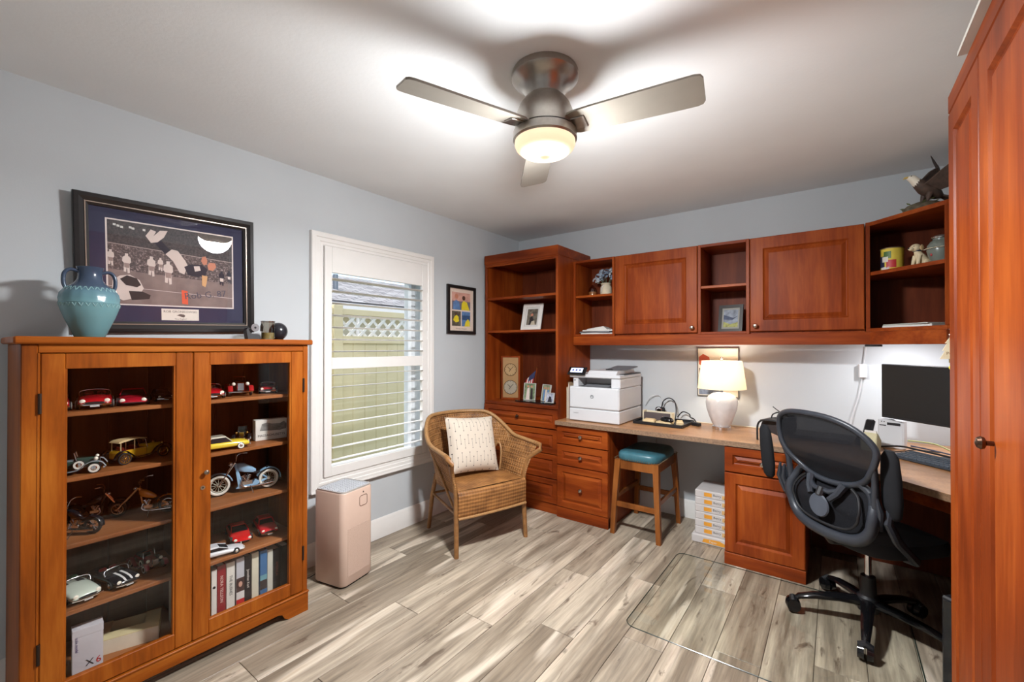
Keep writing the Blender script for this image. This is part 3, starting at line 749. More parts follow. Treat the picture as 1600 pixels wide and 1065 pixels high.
def P3(y, z): return V(bx_(z)-.03+.05*math.exp(-((z-.73)/.07)**2)+ (abs(y)**2)*.55, y-.03, z)
def cat(pts, loop=False, k=5):
    n = len(pts); out = []
    for i in range(n if loop else n-1):
        g = (lambda j: Vector(pts[j % n])) if loop else (lambda j: Vector(pts[max(0, min(n-1, j))]))
        p0, p1, p2, p3 = g(i-1), g(i), g(i+1), g(i+2)
        for q in range(k):
            t = q/k; out.append(.5*((2*p1)+(p2-p0)*t+(2*p0-5*p1+4*p2-p3)*t*t+(3*p1-p0-3*p2+p3)*t**3))
    if not loop: out.append(Vector(pts[-1]))
    return out
def cat2(pts, loop=False, k=5): return [(p.x, p.y) for p in cat([(a, b, 0) for a, b in pts], loop, k)]
up = [(.262, .93), (.24, .99), (.16, 1.025), (.03, 1.038), (-.1, 1.03), (-.2, .995), (-.262, .93), (-.252, .86), (-.21, .795), (-.155, .752), (-.09, .728), (0, .72), (.09, .728), (.155, .752), (.21, .795), (.252, .86)]
up = cat2(up, True, 4)
MB().tube([P3(y, z) for y, z in up], .012, 8, True, flat=(1, 1.2)).build('back_frame', grey_pl, oc, 80)
lw = [(.155, .752), (.2, .71), (.225, .64), (.21, .565), (.17, .515), (.1, .492), (0, .486), (-.1, .492), (-.17, .515), (-.21, .565), (-.225, .64), (-.2, .71), (-.155, .752)]
lw = cat2(lw, False, 4); nl_ = len(lw)
MB().tube([P3(y, z) for y, z in lw], [.016+.012*math.sin(PI*i/(nl_-1)) for i in range(nl_)], 8).build('lower_frame', grey_pl, oc, 80)
lw2 = [(y*.8, .6+(z-.6)*.72+.012) for y, z in lw]
MB().tube([P3(y, z)-V(.012, 0, 0) for y, z in lw2], .006, 8).build('frame_bead', black_pl, oc)
def mesh_mat():
    m, nt, N, L, B = newmat('black_mesh'); B.inputs['Base Color'].default_value = (.01, .01, .012, 1); B.inputs['Specular IOR Level'].default_value = .1; B.inputs['Roughness'].default_value = .9; out = N['Material Output']
    n = noise(N, L, coord(N, L), 900, 1); L.new(ramp(N, L, n, [(.3, (.004, .004, .005)), (.7, (.02, .021, .025))]), B.inputs['Base Color'])
    t = N.new('ShaderNodeBsdfTransparent'); mx = N.new('ShaderNodeMixShader'); mx.inputs[0].default_value = .04
    L.new(B.outputs[0], mx.inputs[1]); L.new(t.outputs[0], mx.inputs[2]); L.new(mx.outputs[0], out.inputs[0]); return m
mm = mesh_mat()
cz = sum(z for y, z in up)/len(up); rg = [[P3(y*q, cz+(z-cz)*q)+V(.006+.012*(1-q), 0, 0) for y, z in up] for q in (1, .8, .6, .4, .2, .02)]
mb = MB(); mb.loft(rg, True, False); nn_ = len(up); mb.f.append(tuple(range(5*nn_, 6*nn_))); mb.build('mesh_panel', mm, oc, 60)
cz2 = .62; ring0 = [(y*.9, z) for y, z in lw]; rg = [[P3(y*q, cz2+(z-cz2)*q)+V(.012, 0, 0) for y, z in ring0] for q in (1, .7, .4, .05)]
mb = MB(); mb.loft(rg, True, False); mb.build('lower_mesh', mm, oc, 60)
# yoke and lumbar adjuster behind the lower opening
for sg in (1, -1): MB().tube([P3(sg*.09, .725)-V(.01, 0, 0), P3(sg*.075, .68)-V(.018, 0, 0), P3(sg*.05, .65)-V(.02, 0, 0)], [.02, .016, .013], 8).build('yoke_arm', grey_pl, oc)
mb = MB(); mb.tube([P3(-.085, .7)-V(.014, 0, 0), P3(-.04, .682)-V(.02, 0, 0), P3(.04, .682)-V(.02, 0, 0), P3(.085, .7)-V(.014, 0, 0)], .012, 8); mb.build('yoke_bridge', grey_pl, oc)
mb = MB(); mb.M = Matrix.Translation(P3(0, .61)-V(.015, 0, 0)) @ Matrix.Rotation(R(90), 4, 'Y'); mb.lathe([(0, -.006), (.05, -.006), (.054, 0), (.05, .006), (0, .006)], 24); mb.build('lumbar_plate', M('slate_plastic', (72, 78, 88), .4), oc)
MB().tube([P3(0, .655)-V(.02, 0, 0), P3(0, .69)-V(.02, 0, 0)], .02, 10).build('tension_knob', black_pl, oc)
for sg in (1, -1): MB().tube([P3(sg*.25, .86), P3(sg*.235, .78)-V(.01, 0, 0), P3(sg*.225, .66)], [.012, .013, .016], 8).build('side_strut', grey_pl, oc, 80)
MB().tube([P3(0, .5), V(-.2, 0, .43), V(-.08, 0, .412)], [.026, .024, .02], 10).build('back_post', black_pl, oc)
for sg in (1, -1):
    b0 = MB(); b0.tube([V(-.03, sg*.2, .42), V(-.06, sg*.27, .44), V(-.17, sg*.285, .54), V(-.215, sg*.285, .62), V(-.2, sg*.285, .7)], [.018, .02, .022, .022, .02], 10, flat=(1, .8)); ar = b0.build('armrest', grey_pl, oc)
    # pad flipped up beside the back
    pdm = MB(); rr = []
    for (q, wd_, th_) in ((0, .018, .012), (.06, .034, .02), (.25, .042, .024), (.6, .042, .024), (.9, .036, .02), (1, .018, .01)):
        p = V(-.2 if sg < 0 else -.265, sg*.295+(.03 if sg > 0 else 0), .635).lerp(V(-.225 if sg < 0 else -.3, sg*.3+(.02 if sg > 0 else 0), .925), q)
        rr.append([p+V(math.cos(2*PI*k/14)*th_, math.sin(2*PI*k/14)*wd_, 0) for k in range(14)])
    pdm.loft(rr); pdm.build('pad', M('armrest_foam', (30, 31, 34), .8, spec=.2), ar, 60)
    for k in range(2): MB().tube([V(-.225, sg*(.23+.03*k), .58), V(-.245, sg*(.25+.03*k), .66), V(-.25, sg*(.235+.03*k), .73)], [.01, .012, .006], 8).build('arm_rib', grey_pl, ar)

# ---- glass chair mat
mat_g = thin_glass('mat_glass', (.985, .995, .985), .05)
def rr_poly(x0, x1, y0, y1, r, n=6):
    out = []
    for (cx, cy, a0) in ((x1-r, y1-r, 0), (x0+r, y1-r, 90), (x0+r, y0+r, 180), (x1-r, y0+r, 270)):
        for k in range(n+1): a = R(a0+90*k/n); out.append((cx+r*math.cos(a), cy+r*math.sin(a)))
    return out
cm_ = thing('chair_mat', 'clear tempered glass mat under the office chair', 'mat', (0, 0, 0))
MB().prism(rr_poly(1.775, 2.9, -1.585, -.66, .05), .0005, .0045).build('glass_sheet', mat_g, cm_, 0)
pl2 = rr_poly(1.775, 2.9, -1.585, -.66, .05)
MB().tube([(x, y, .0025) for x, y in pl2], .0022, 5, True).build('polished_edge', M('green_glass_edge', (44, 58, 52), .2), cm_)

# ---- air purifier
ap = thing('air_purifier', 'rose beige box air purifier beside the oak cabinet', 'air purifier', (.275, -2.152, 0), 101.2)
rose = M('rose_beige_plastic', (196, 170, 154), .4, var=.02)
h = .118
pp = rr_poly(-h, h, -h, h, .035); qq = rr_poly(-h+.004, h-.004, -h+.004, h-.004, .033)
MB().loft([[(x, y, .012) for x, y in qq], [(x, y, .02) for x, y in pp], [(x, y, .525) for x, y in pp], [(x, y, .531) for x, y in qq]]).build('body', rose, ap, 40)
MB().prism(rr_poly(-h+.012, h-.012, -h+.012, h-.012, .03), 0, .014).build('base', black_pl, ap)
r1 = rr_poly(-h+.006, h-.006, -h+.006, h-.006, .032); r2 = rr_poly(-h+.013, h-.013, -h+.013, h-.013, .027)
mb = MB(); mb.loft([[(x, y, .53) for x, y in r1], [(x, y, .54) for x, y in r1], [(x, y, .54) for x, y in r2], [(x, y, .528) for x, y in r2]], True, False, True); mb.build('top_rim', M('silver_rim', (204, 200, 196), .3, .5), ap)
MB().prism(r2, .529, .531).build('vent_floor', M('vent_grey', (128, 134, 142), .5), ap)
mb = MB()
for k in range(15): mb.box(-.1+k*.0143-.003, -.1+k*.0143+.003, -.096, .096, .531, .537)
for k in range(15): mb.box(-.098, .098, -.1+k*.0143-.0016, -.1+k*.0143+.0016, .532, .536)
gr = mb.build('vent_grille', M('pale_grille', (206, 210, 216), .4), ap, 0); gr['kind'] = 'stuff'
def rrx(cx, cz, w_, h_, r): return [(x+cx, z+cz) for x, z in rr_poly(-w_/2, w_/2, -h_/2, h_/2, r)]
mb = MB(); a_ = rrx(.035, .46, .062, .062, .014); b_ = rrx(.035, .46, .057, .057, .012)
mb.loft([[(x, -h-.0005, z) for x, z in a_], [(x, -h-.0022, z) for x, z in a_], [(x, -h-.0022, z) for x, z in b_], [(x, -h-.0005, z) for x, z in b_]], True, False, True); mb.build('display_outline', M('outline_brown', (120, 96, 84), .5), ap)
MB().cyl((.035, -h-.002, .508), (.035, -h+.001, .508), .004, n=10).build('sensor', black_pl, ap)
def perf():
    m, nt, N, L, B = newmat('perforated_rose'); v = N.new('ShaderNodeTexVoronoi'); v.inputs['Scale'].default_value = 170; v.inputs['Randomness'].default_value = .1
    L.new(coord(N, L), v.inputs['Vector']); L.new(ramp(N, L, v.outputs['Distance'], [(.25, lin((150, 126, 112))), (.4, lin((196, 170, 154)))]), B.inputs['Base Color']); B.inputs['Roughness'].default_value = .5; return m
MB().box(-.082, .088, -h-.0012, -h+.004, .06, .33, .001).build('intake_grille', perf(), ap, 0)
MB().tube([V(.0, .11, .05), V(-.1, .16, .008), V(-.13, .18, .006)], .003, 6).build('power_cord', black_pl, ap)

# ================================================================== on the desk
DT = .7685
pn = thing('laser_printer', 'white multifunction laser printer at the end of the desk', 'printer', (1.1, -.305, DT))
W2, D2 = .212, .232
MB().box(-W2, W2, -D2, D2, .004, .1, .006).build('paper_tray', white_pl, pn, 0)
MB().box(-W2, W2, -D2-.003, D2, .103, .272, .01).build('front_body', white_pl, pn, 0)
MB().box(-W2+.02, -W2+.065, -D2+.03, D2, .27, .345, .004).box(W2-.075, W2, -D2+.02, D2, .27, .345, .006).box(-W2+.02, W2-.01, -.05, D2, .27, .345).build('side_columns', white_pl, pn, 0)
MB().box(-W2+.065, W2-.075, -D2+.04, -.05, .268, .275).build('output_bay', M('dark_grey_plastic', (58, 60, 64), .5), pn, 0)
MB().prism([(-.19, .273), (-.12, .287), (-.06, .291), (-.06, .276)], -.11, .1, 'x').build('output_flap', M('mid_grey_plastic', (120, 122, 126), .45), pn, 0)
MB().box(-W2-.004, W2+.002, -D2+.01, D2, .345, .372, .006).build('scanner_bed', white_pl, pn, 0)
MB().prism([(-.19, .372), (-.16, .4), (.17, .405), (.2, .372)], -.07, .17, 'x').build('feeder_cover', white_pl, pn, 0)
MB().prism([(-.06, .405), (-.02, .408), (.18, .43), (.18, .42)], .02, .2, 'x').build('feeder_tray', M('mid_grey_plastic', (120, 122, 126), .45), pn, 0)
MB().box(.02, .075, -.05, .02, .4, .409, .003).build('feed_slot', black_pl, pn, 0)
MB().box(.17, .212, -.13, .22, .366, .376, .002).build('scanner_lid', M('dark_grey_plastic', (58, 60, 64), .5), pn, 0)
sc = thing  # (touch screen tilted at the front left)
mb = MB(); mb.M = Matrix.Translation((-.145, -D2+.0, .372)) @ Matrix.Rotation(R(-38), 4, 'X'); mb.box(-.078, .078, -.012, 0, -.012, .062, .003); ts = mb.build('control_panel', black_gl, pn, 0)
mb = MB(); mb.M = Matrix.Translation((-.145, -D2+.0, .372)) @ Matrix.Rotation(R(-38), 4, 'X'); mb.box(-.056, .05, -.0132, -.0118, .008, .05); mb.build('screen', emis('screen_glow', (196, 204, 240), .35), ts, 0)
for k in range(3):
    mb = MB(); mb.M = Matrix.Translation((-.145, -D2+.0, .372)) @ Matrix.Rotation(R(-38), 4, 'X'); mb.box(-.042+k*.03, -.026+k*.03, -.0138, -.0131, .022, .038); mb.build('icon', M('icon_blue', (60, 70, 140), .5), ts, 0)
lg = MB().torus((0, 0, 0), .0125, .002, 'y', 24, 6).build('logo_ring', M('logo_grey', (92, 98, 104), .4), pn); lg.location = (-.01, -D2-.004, .2)
text('logo', 'hp', .02, M('logo_grey', (92, 98, 104), .4), pn, (-.01, -D2-.0036, .2035), (R(90), 0, 0)).rotation_euler = (R(90), 0, 0)
text('model_lettering', 'LaserJet', .013, M('logo_grey', (92, 98, 104), .4), pn, (-.15, -D2-.0004, .065), (R(90), 0, 0))
MB().box(-W2+.032, -W2+.042, -D2+.028, -D2+.031, .318, .326).build('usb_port', black_pl, pn, 0)
# upright papers between bookcase and printer
for k, (xx, hh, m_) in enumerate(((.842, .26, cream), (.856, .3, M('kraft_folder', (176, 150, 120), .8)), (.87, .27, paper))):
    lab = ('cream folder standing upright between bookcase and printer', 'tall kraft folder standing upright between bookcase and printer', 'white folder standing against the printer side')[k]
    o = thing('folder', lab, 'folder', (xx, -.34, DT))
    box('cover', m_, o, -.004, -.0028, -.15, .16, 0, hh, 0); box('cover', m_, o, .0028, .004, -.15, .16, 0, hh, 0); box('sheets', paper, o, -.0025, .0025, -.147, .155, .002, hh-.012, 0)
    box('spine', m_, o, -.004, .004, .16, .1615, 0, hh, 0)

# tray of clutter
tr = thing('desk_tray', 'black shallow desk tray holding odds and ends', 'tray', (1.545, -.235, DT), -2)
MB().box(-.185, .185, -.145, .145, .0, .008, .002).build('bottom', black_pl, tr, 0)
mb = MB(); ro_ = rr_poly(-.19, .19, -.15, .15, .015); ri_ = rr_poly(-.18, .18, -.14, .14, .01)
mb.loft([[(x, y, .003) for x, y in ro_], [(x, y, .022) for x, y in ro_], [(x, y, .022) for x, y in ri_], [(x, y, .003) for x, y in ri_]], True, False, True); mb.build('rim', black_pl, tr, 30)
o = thing('organiser_box', 'pale open box with dark front lying in desk tray', 'box', (1.5, -.2, DT+.009), -4)
MB().box(-.1, .11, -.005, .005, 0, .075, .002).build('back_wall', cream, o, 0); box('side_wall', cream, o, -.11, -.1, -.06, .005, 0, .08); box('side_wall', cream, o, .11, .12, -.06, .005, 0, .075); MB().box(-.1, .11, -.058, -.05, .012, .07, .002).build('dark_insert', M('brown_grey', (88, 78, 78), .5), o, 0); box('floor_panel', cream, o, -.1, .11, -.05, -.005, 0, .006)
o = thing('computer_mouse', 'black computer mouse lying on papers in desk tray', 'mouse', (1.6, -.33, DT+.034), -20)
rings = []
for (z, s_) in ((0, .96), (.006, 1), (.016, .94), (.026, .75), (.032, .45), (.034, .1)): rings.append([(math.cos(2*PI*k/20)*.055*s_, math.sin(2*PI*k/20)*.032*s_, z) for k in range(20)])
MB().loft(rings).build('shell', black_gl, o, 60); MB().box(-.045, -.02, -.003, .003, .022, .031, .002).build('scroll_wheel', chrome, o, 0)
for k, (xx, yy, zz, sx_, sy_, sz_, rz_, lab, m_) in enumerate(((1.465, -.32, .009, .045, .04, .03, 6, 'crumpled tan paper packet in desk tray', cream), (1.582, -.326, .009, .058, .035, .024, -8, 'flat cream packet beneath computer mouse in desk tray', cream), (1.685, -.305, .009, .026, .03, .035, 20, 'small cream carton at the end of desk tray', cream))):
    o = tag(MB().box(-sx_, sx_, -sy_, sy_, 0, sz_*.8, .006).box(-sx_*.8, sx_*.85, -sy_*.8, sy_*.7, sz_*.7, sz_, .003).build('paper_packet', M('tan_packet', (206, 182, 140), .8, var=.2), None, 0), lab, 'packet')
    o.location = (xx, yy, DT+zz); o.rotation_euler = (0, 0, R(rz_))
wcam = thing('webcam', 'small black webcam with silver lens ring behind desk tray', 'webcam', (1.455, -.056, DT), 10)
MB().box(-.03, .045, -.018, .018, .045, .098, .01).build('body', black_pl, wcam, 0); 
MB().box(-.025, .035, -.02, .02, 0, .008, .003).cyl((.008, 0, .006), (.008, 0, .05), .009, n=10).build('foot', black_pl, wcam, 0)
MB().torus((0, -.02, .07), .02, .006, 'y', 20, 8).build('lens_ring', chrome, wcam); MB().cyl((0, -.021, .07), (0, -.012, .07), .015, n=16).build('lens', black_gl, wcam)
def cord(name, label, pts, r, m_, cat_='cable'):
    o = MB().tube(cat(pts, False, 6), r, 6).build(name, m_, None, 80); return tag(o, label, cat_)
cord('looped_cable', 'black cable rising in a loop behind desk tray', [(1.475, -.06, DT+.1), (1.49, -.06, DT+.15), (1.53, -.05, DT+.175), (1.575, -.05, DT+.15), (1.59, -.06, DT+.08), (1.585, -.07, DT+.01)], .0045, black_pl)
cord('short_cable', 'short black cable arching over desk tray corner', [(1.6, -.06, DT+.03), (1.64, -.055, DT+.075), (1.69, -.06, DT+.06), (1.71, -.1, DT+.042), (1.742, -.125, DT+.036), (1.77, -.155, DT+.006)], .0045, black_pl)
o = tag(MB().box(-.03, .03, -.02, .02, 0, .024, .004).build('power_adapter', black_pl, None, 0), 'black power adapter beside desk tray end', 'adapter'); o.location = (1.776, -.2, DT); o.rotation_euler = (0, 0, R(-20))
cord('lamp_cord', 'cream lamp cord lying along the back of desk', [(1.51, -.03, DT+.005), (1.6, -.03, DT+.006), (1.75, -.05, DT+.005), (1.87, -.06, DT+.005), (2.05, -.05, DT+.005), (2.3, -.03, DT+.005)], .0035, cream)
cord('white_cable', 'thin white cable springing from behind the printer', [(1.33, -.03, DT+.11), (1.37, -.03, DT+.17), (1.44, -.02, DT+.19), (1.47, -.02, DT+.13), (1.42, -.03, DT+.05), (1.36, -.04, DT+.02)], .003, white_pl)

# picture on the wall behind the lamp
pb = thing('framed_print', 'thin grey framed print with orange roof behind the lamp', 'picture', (1.885, -.002, 1.162))
hw, hh = .147, .187
def frame(parent, hw, hh, fw, dep, mat, prof=None):
    mb = MB(); ringframe(mb, -hw, hw, -hh, hh, prof or [(0, 0), (0, -dep), (fw, -dep), (fw, -dep*.4)]); return mb.build('frame', mat, parent, 30)
def flat(parent, name, pts, mat, y, t=.0004): return MB().prism(pts, y-t, y, 'y').build(name, mat, parent, 0)
def rect(x0, x1, z0, z1): return [(x0, z0), (x1, z0), (x1, z1), (x0, z1)]
frame(pb, hw, hh, .006, .014, M('grey_metal_frame', (112, 110, 106), .35, .5))
flat(pb, 'print', rect(-hw+.005, hw-.005, -hh+.005, hh-.005), M('ivory_print', (228, 222, 206), .7, var=.03), -.004)
flat(pb, 'orange_roof', [(-.135, .06), (-.135, .115), (-.105, .14), (-.06, .115), (-.05, .05), (-.09, .03)], M('orange_print', (206, 92, 52), .7), -.0044)
flat(pb, 'dark_mark', rect(-.132, -.124, -.02, .03), ink, -.0044)
flat(pb, 'blue_band', [(-.135, -.175), (.02, -.175), (.04, -.15), (-.02, -.13), (-.135, -.12)], M('blue_grey_print', (120, 132, 152), .7, var=.25, vs=60), -.0044)
MB().box(-hw+.004, hw-.004, -.0065, -.0055, -hh+.004, hh-.004).build('glazing', glass, pb, 0)

# black arched organiser beside the chair
ar_ = thing('desk_rack', 'black arched desk organiser standing beside the office chair', 'organiser', (2.3, -.42, DT), -18)
for yy in (-.085, .06):
    pts = cat([(-.065, yy, .0), (-.065, yy, .08), (-.05, yy, .118), (-.01, yy, .13), (.1, yy, .13)], False, 4)
    MB().tube(pts, .006, 8).build('arched_leg', black_pl, ar_, 80)
MB().prism(cat2([(-.062, .06), (-.06, .09), (-.045, .12), (0, .127), (.1, .128), (.1, .06), (.06, .035), (.0, .05)], True, 3), -.05, .05, 'y').build('pouch', M('brown_black', (40, 32, 32), .6), ar_, 60)
MB().box(-.05, .1, -.085, .06, .124, .13, .002).build('top_panel', black_pl, ar_, 0)
hs = thing('headset', 'black wire headset perched on the arched organiser', 'headset', (2.33, -.43, DT+.131), -18)
MB().tube(cat([(-.05, 0, .004), (-.04, 0, .03), (0, .01, .045), (.05, .01, .02), (.09, 0, .006)], False, 5), .004, 6).build('band', black_pl, hs, 80)
MB().tube(cat([(-.0, .01, .045), (-.03, .02, .06), (-.05, .02, .075)], False, 4), .003, 6).build('boom', black_pl, hs, 80)
MB().ball((.07, 0, .018), (.025, .02, .018)).build('ear_cushion', black_pl, hs)

# monitor facing the chair
mo = thing('monitor', 'large black flat monitor on the corner desk', 'monitor', (2.998, -.455, DT), -45)
# left edge of screen sits at the photo's place: local x from -.24
MB().box(-.235, .38, -.01, .03, .178, .488, .004).build('screen_housing', black_pl, mo, 0)
MB().box(-.229, .374, -.0125, -.0095, .192, .484, .001).build('screen', M('dark_screen', (10, 10, 11), .55), mo, 0)
MB().box(.14, .19, .02, .04, .02, .25, .004).build('stand_neck', black_pl, mo, 0)
MB().prism(rr_poly(.04, .29, .005, .14, .03), .0, .012).build('stand_foot', black_pl, mo)
MB().box(.18, .3, -.0135, -.009, .178, .186).build('badge', chrome, mo, 0)
rt = thing('router_box', 'white network box standing behind the monitor', 'router', (2.87, -.27, DT), -20)
MB().box(-.055, .065, -.03, .03, 0, .17, .008).build('case', white_pl, rt, 0)
MB().box(-.01, .05, -.0312, -.029, .135, .15).build('label_strip', ink, rt, 0); MB().box(-.045, -.015, -.0312, -.029, .128, .134).build('slot', ink, rt, 0)
for k in range(2): MB().cyl((-.035+k*.012, -.0312, .152), (-.035+k*.012, -.029, .152), .003, n=8).build('indicator', black_pl, rt)
kb = thing('keyboard', 'black wedge keyboard lying before the monitor', 'keyboard', (2.985, -.585, DT), -45)
MB().prism([(-.075, .004), (-.075, .012), (.075, .026), (.075, .004)], -.13, .3, 'x').build('case', M('slate_keyboard', (54, 60, 68), .4), kb, 0)
mb = MB()
for r_ in range(5):
    for c_ in range(20): mb.box(-.12+c_*.0205, -.12+c_*.0205+.0175, -.066+r_*.026, -.066+r_*.026+.022, .012+r_*.0024, .018+r_*.0026)
ky = mb.build('keys', M('grey_keys', (72, 80, 90), .5), kb, 0); ky['kind'] = 'stuff'
cord('black_desk_cable', 'thick black cable crossing the desk before the monitor', [(2.82, -.33, DT+.012), (2.9, -.4, DT+.036), (2.98, -.5, DT+.04), (3.06, -.6, DT+.042), (3.14, -.66, DT+.04)], .005, black_pl)
cord('thin_desk_cable', 'thin dark cable sagging across the desk before the router', [(2.83, -.36, DT+.006), (2.86, -.42, DT+.004), (2.91, -.4, DT+.01), (2.97, -.37, DT+.02), (3.05, -.44, DT+.03)], .003, black_pl)
cord('yellow_tipped_cable', 'grey cable with yellow plug leaving the router', [(2.94, -.3, DT+.055), (2.98, -.33, DT+.06), (3.05, -.38, DT+.06), (3.12, -.46, DT+.03)], .004, M('yellow_plug', (150, 150, 96), .5))
cord('blue_tipped_cable', 'dark cable leaving the router lower socket', [(2.95, -.32, DT+.03), (3.0, -.36, DT+.03), (3.08, -.44, DT+.028), (3.13, -.5, DT+.026)], .004, M('navy_cable', (44, 52, 74), .5))
# behind the chair on the desk
lp_ = thing('laptop', 'closed grey laptop lying behind the office chair', 'laptop', (2.54, -.2, DT), -8)
MB().box(-.16, .16, -.11, .11, .002, .016, .004).build('base', M('grey_alloy', (120, 116, 120), .35, .5), lp_, 0); MB().box(-.16, .16, -.11, .11, .017, .026, .004).build('lid', M('grey_alloy', (120, 116, 120), .35, .5), lp_, 0)
ph = thing('desk_phone', 'small black cordless phone standing behind the office chair', 'phone', (2.757, -.262, DT), -30)
MB().prism([(-.045, 0), (.045, 0), (.035, .04), (-.02, .06), (-.045, .03)], -.035, .035, 'x').build('cradle', black_pl, ph, 0)
mb = MB(); mb.M = Matrix.Translation((0, .0, .04)) @ Matrix.Rotation(R(-25), 4, 'X'); mb.box(-.024, .024, -.012, .012, 0, .12, .008); mb.build('handset', black_gl, ph, 0)
tb = thing('paper_bag', 'small cream paper bag on the desk beside the router', 'bag', (2.77, -.42, DT), -30)
MB().loft([[(x, y, 0) for x, y in rr_poly(-.04, .04, -.025, .025, .01)], [(x, y, .06) for x, y in rr_poly(-.042, .042, -.028, .028, .01)], [(x, y, .1) for x, y in rr_poly(-.03, .034, -.006, .006, .004)]]).build('bag_body', M('khaki_bag', (190, 184, 150), .8), tb, 60); MB().box(-.028, .03, -.004, .004, .098, .112).build('folded_top', paper, tb, 0)
# wall adapter and its wires
wa = thing('wall_adapter', 'white power adapter plugged in the wall above the desk', 'adapter', (2.752, -.001, 1.2))
MB().box(-.022, .022, -.03, 0, -.045, .045, .006).build('body', white_pl, wa, 0); MB().tube(cat([(.004, -.012, .04), (.012, -.012, .1), (.018, -.014, .16)], False, 4), .0025, 6).build('upper_wire', white_pl, wa, 80)
MB().tube(cat([(-.002, -.012, -.04), (-.02, -.014, -.16), (-.05, -.016, -.28), (-.07, -.02, -.39)], False, 4), .0025, 6).build('lower_wire', white_pl, wa, 80)
lb = tag(MB().box(-.04, .04, -.012, .012, -.012, 0, .002).build('light_fixture_end', black_pl, None, 0), 'small black light fixture end under the cabinet valance corner', 'light fixture'); lb.location = (2.79, -.322, 1.3695)  # black end of a light fixture, modelled as a plain box

# paper reams
for k in range(6):
    rm = thing('paper_ream', ('lowest wrapped paper ream of the stack, lying on the flat carton', 'second wrapped paper ream up from the flat carton', 'third wrapped paper ream up from the flat carton', 'third wrapped paper ream down from the top of stack', 'wrapped paper ream just below the topmost in the stack', 'topmost wrapped paper ream of the stack under the desk')[k], 'paper ream', (1.925+random.uniform(-.002, .002), -.265, .055+k*.0507), 0, 'stacked paper reams under the desk')
    MB().box(-.11, .11, -.135, .135, 0, .0495, .004).build('wrapper', M('ream_white', (200, 196, 194), .5), rm, 0)
    MB().box(-.05, .0, -.1362, -.134, .012, .038).build('label_patch', M('label_orange', (228, 158, 52), .5), rm, 0)
    MB().box(.065, .108, -.1362, -.134, .01, .036).build('label_patch', M('label_tan', (214, 172, 110), .5), rm, 0)
    text('lettering', 'Berry', .022, ink, rm, (.033, -.1352, .027), (R(90), 0, 0)); text('lettering', '500', .014, ink, rm, (.087, -.1364, .016), (R(90), 0, 0))
rb = thing('paper_carton', 'wider flat white carton beneath the stacked paper reams', 'carton', (1.917, -.275, 0))
MB().box(-.12, .12, -.15, .15, 0, .054, .004).build('wrapper', M('ream_white', (200, 196, 194), .5), rb, 0)
flat(rb, 'label_patch', [(-.05, .012), (.09, .008), (.1, .026), (.06, .042), (-.04, .036)], M('label_orange', (228, 158, 52), .5), -.1498, .001)
text('lettering', 'Paper', .022, M('white_paper', (232, 230, 226), .8), rb, (.02, -.1511, .024), (R(90), 0, 0))
# dark computer tower deep under the corner desk
ct = thing('computer_tower', 'black computer tower under the corner desk', 'computer', (3.1, -1.3, .0), -45)
ct.location = (3.13, -1.28, 0)
MB().box(-.09, .09, -.2, .2, .012, .43, .006).build('case', black_pl, ct, 0); MB().box(-.082, .082, -.205, -.198, .03, .42, .003).build('front_bezel', black_gl, ct, 0)
for sx in (-.07, .07):
    for sy in (-.17, .17): MB().cyl((sx, sy, 0), (sx, sy, .014), .014, n=10).build('foot', rubber, ct)
cord('floor_cable', 'grey cable drooping to the floor beneath the desk', [(1.42, -.02, .7), (1.42, -.025, .4), (1.43, -.03, .2), (1.45, -.03, .17)], .005, M('grey_cable', (176, 176, 178), .5))

# ================================================================== model vehicles in the display cabinet
VG = 'model vehicles in the display cabinet'
wwall = M('white_wall', (224, 220, 208), .6)
dark_int = M('dark_interior', (28, 24, 24), .7)
tint = M('tinted_glass', (30, 36, 40), .1)
amber = M('lamp_lens', (240, 232, 214), .2)
def wheel(parent, x, y, z, r, w, white=False, spokes=None):
    o = MB().cyl((x, y-w/2, z), (x, y+w/2, z), r, n=22).build('wheel', rubber, parent)
    sg = 1 if y > 0 else -1
    if white: MB().cyl((x, y+sg*w*.5, z), (x, y+sg*(w*.5+.0008), z), r*.86, n=20).build('white_wall', wwall, o)
    mb = MB()
    if spokes:
        mb.torus((x, y+sg*w*.5, z), r*.72, r*.1, 'y', 18, 6)
        for k in range(10): a = 2*PI*k/10; mb.cyl((x, y+sg*w*.5, z), (x+r*.7*math.cos(a), y+sg*w*.5, z+r*.7*math.sin(a)), r*.05, n=5)
        mb.ball((x, y+sg*w*.5, z), r*.16, 8, 6); mb.build('spoked_rim', spokes, o)
    else: mb.cyl((x, y+sg*w*.5, z), (x, y+sg*(w*.5+.0018), z), r*.58, r*.4, 18); mb.build('hubcap', chrome, o)
    return o
